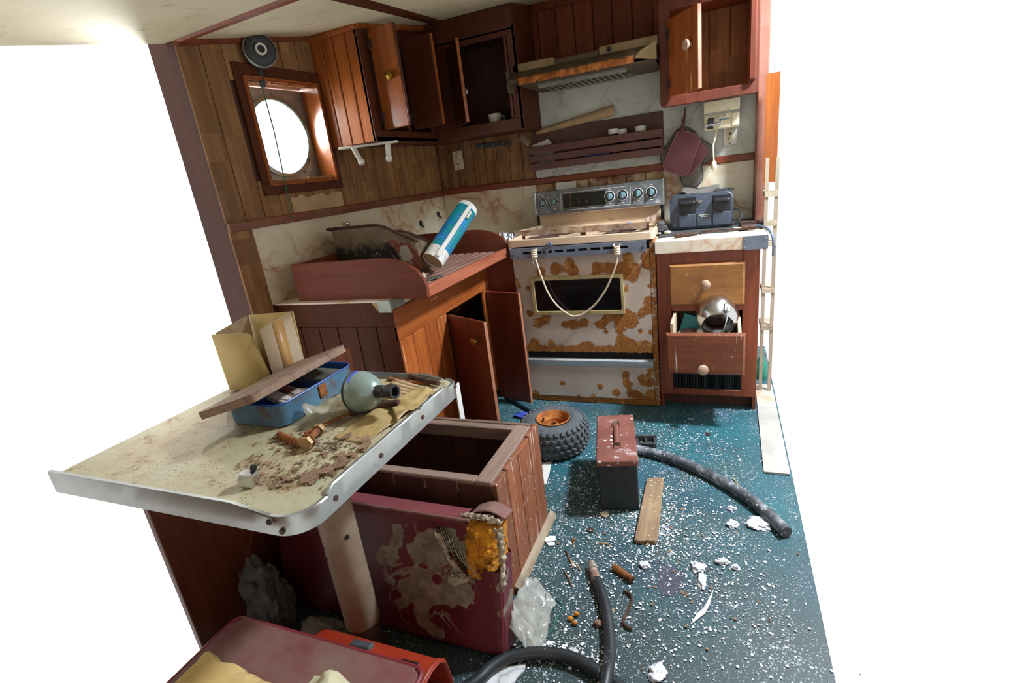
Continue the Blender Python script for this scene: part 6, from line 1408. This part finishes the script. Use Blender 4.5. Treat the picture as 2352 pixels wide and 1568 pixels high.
scrap('paint_chip', [(-0.435, 1.655), (-0.415, 1.668), (-0.398, 1.650), (-0.408, 1.632), (-0.43, 1.64)], 0.003, M_CREAM, 'cream paint chip in front of the metal case', 'paint chip')
scrap('feather', [(-0.018, 1.362), (-0.030, 1.325), (-0.042, 1.285), (-0.062, 1.255), (-0.078, 1.212), (-0.060, 1.235), (-0.040, 1.262), (-0.028, 1.30)], 0.003, M_FLAKE, 'jagged white plastic splinter on the open deck', 'splinter', th=0.003)
o = obj('green_string', B().tube(smooth_pts([(-0.514, 1.213, 0.003), (-0.49, 1.207, 0.003), (-0.466, 1.196, 0.004), (-0.452, 1.17, 0.003), (-0.462, 1.13, 0.003), (-0.461, 1.10, 0.004), (-0.470, 1.075, 0.003)], 5), 0.0016, 6), M_GREEN); meta(o, 'thin green string squiggling beside the plastic bag', 'string')
for x, y, lab in ((-0.451, 1.551, 'dark washer on the deck beyond the bench box trim'), (-0.06, 2.344, 'dark washer on the deck near the open drawer')):
    o = obj('washer', B().lathe([(0.006, 0.001), (0.013, 0.001), (0.0135, 0.003), (0.013, 0.005), (0.006, 0.005), (0.006, 0.001)], None, 20, cap=False), M_RUSTD); o.location = (x, y, 0); meta(o, lab, 'washer')
FL = [(0.136, 1.712, .038, .030, 'largest white fluff tuft beside the grey hose'), (0.038, 1.781, .015, .010, 'white fluff tuft beyond the largest tuft, nearest the grey hose'), (0.040, 1.690, .016, .020, 'white fluff tuft standing next to the largest tuft'), (-0.066, 1.446, .020, .022, 'white fluff tuft beside the dark oil stain'), (0.008, 1.490, .022, .012, 'pointed white fluff tuft on the clean teal patch'), (0.047, 1.473, .012, .010, 'round white fluff tuft beyond the pointed tuft'), (-0.053, 1.385, .012, .028, 'long white fluff wisp above the plastic splinter'), (-0.233, 1.416, .014, .014, 'pale fluff tuft past the rusty pipe stub'), (-0.153, 1.035, .022, .024, 'white fluff tuft at the near end of the deck')]
for k, (x, y, a, c, lab) in enumerate(FL):
    b = B(); b.blob((0, 0, 0.004), (a, c, 0.008), 0.75, 5, 4, k * 3.3); o = obj('fluff_tuft', b, M_FLUFF, smooth=180); o.location = (x, y, 0.001); meta(o, lab, 'fluff', 'white fluff tufts on the deck')
for k, (x, y) in enumerate(((-0.418, 1.142), (-0.404, 1.163), (-0.402, 1.130))):
    o = obj('orange_kernel', B().blob((0, 0, 0.006), (0.009, 0.007, 0.006), 0.2, 4, 2, k), M_FOAM); o.location = (x, y, 0.001); meta(o, ('orange kernel of the three by the green string, nearest the string', 'orange kernel of the three, nearest the hose fitting', 'orange kernel of the three, nearest the arched hose')[k], 'kernel', 'orange kernels on the deck')
o = obj('brown_pebble', B().blob((0, 0, 0.008), (0.014, 0.012, 0.008), 0.3, 4, 3, 5), M_FLAKEB); o.location = (-0.334, 1.146, 0.001); meta(o, 'brown pebble lying against the black hose', 'pebble')
ST = [((-0.515, 1.425), (-0.492, 1.395), 'M_RUST'), ((-0.500, 1.405), (-0.462, 1.340), 'M_FLAKEB'), ((-0.492, 1.330), (-0.445, 1.265), 'M_FLAKEB'), ((-0.49, 1.39), (-0.47, 1.36), 'M_STRAW'), ((-0.462, 1.37), (-0.44, 1.345), 'M_STRAW'), ((-0.505, 1.49), (-0.49, 1.45), 'M_RUST'), ((0.045, 1.99), (0.125, 1.80), 'M_STRAW'), ((0.095, 1.875), (0.105, 1.835), 'M_STRAW'), ((-0.30, 1.215), (-0.312, 1.13), 'M_STRAW'), ((-0.245, 1.515), (-0.225, 1.54), 'M_STRAW'), ((-0.41, 1.49), (-0.36, 1.487), 'M_STRAW')]
SL = ['rusty splinter', 'brown splinter', 'longer brown splinter', 'tiny straw', 'short straw', 'rust-red splinter', 'long straw', 'side straw', 'upright pale straw', 'board-end straw', 'flat pale straw']
SP = ['beside the bench box trim', 'between trim and hose fitting', 'reaching towards the hose fitting', 'among the splinters by the trim', 'just short of the hose fitting', 'above the other splinters by the trim', 'running alongside the thick grey hose', 'crossing the long straw by the grey hose', 'leaning along the black hose', 'sticking out from under the weathered board', 'lying between washer and weathered board']
for (a, c, m), n1, n2 in zip(ST, SL, SP):
    o = obj('splinter', B().tube([(a[0], a[1], 0.003), ((a[0] + c[0]) / 2 + 0.003, (a[1] + c[1]) / 2, 0.005), (c[0], c[1], 0.003)], [0.002, 0.0032, 0.0012], 5), globals()[m]); meta(o, n1 + ' on the deck ' + n2, 'splinter')
o = obj('blue_scrap', B().blob((-1.02, 2.40, 0.012), (0.055, 0.03, 0.012), 0.5, 5, 3, 2), M_BLUEPL, smooth=20); meta(o, 'blue plastic scrap on the deck between the open cabinet doors and the wheel', 'scrap')
o = obj('deck_pipe', B().tube([(-1.215, 2.625, 0.014), (-1.02, 2.475, 0.014), (-0.99, 2.45, 0.014)], 0.016, 10), plain('teal_painted_pipe', '35606E', '2A5260', 6, 0.5, flecks='C8CCD4')); meta(o, 'teal painted pipe along the deck at the foot of the open door', 'pipe')
scrap('oil_stain', [(-0.15 + 0.055 * math.cos(a * 0.63) * (0.8 + 0.2 * math.sin(a * 2.1)), 1.38 + 0.085 * math.sin(a * 0.63) * (0.8 + 0.2 * math.cos(a * 1.7))) for a in range(10)], 0.0, plain('dried_mud', '3A3C4C', '4A4A56', 9, 0.8, flecks='C8CCD4'), 'dark dried mud patch on the deck near the fluff', 'mud', th=0.0015)

# loose paint flakes over the deck: uncountable
DA = [(-0.30, 1.55, .14, .14), (-0.42, 1.62, .10, .16), (-0.25, 1.75, .12, .14), (-0.05, 1.62, .14, .16), (-0.15, 2.15, .14, .14), (-0.40, 1.25, .10, .14), (-0.12, 1.15, .16, .14), (-0.55, 1.85, .06, .16), (-0.02, 1.35, .14, .14), (-0.25, 2.30, .20, .10), (-0.20, 1.62, .04, .12)]
def deck_flakes(nm, count, smin, smax, mt, label, seed):
    o = chips(nm, DA, count, 0.001, smin, smax, mt, label, 'flakes', seed, 0.0006, 2.4)
    return o
deck_flakes('paint_flakes', 13000, 0.0006, 0.0068, M_FLAKE, 'white paint flakes strewn all over the teal deck', 11)
deck_flakes('brown_grit', 700, 0.0012, 0.009, M_FLAKEB, 'brown grit strewn over the teal deck', 12)
chips('plaster_crumbs', [(-0.43, 1.035, .05, .018), (-0.37, 1.03, .05, .02), (-0.30, 1.0, .03, .04), (-0.52, 0.99, .02, .02)], 260, 0.001, 0.002, 0.013, M_FLAKE, 'pale crumbs heaped behind the arched black hose', 'crumbs', 21, 0.001)

o = obj('white_lath', B().box(-1.125, -1.118, 1.875, 1.915, 0.0, 0.42, 0.001), M_PAPER, base=(-1.12, 1.895, 0)); meta(o, 'thin white slat standing between the bench box and the open cabinet door', 'lath')
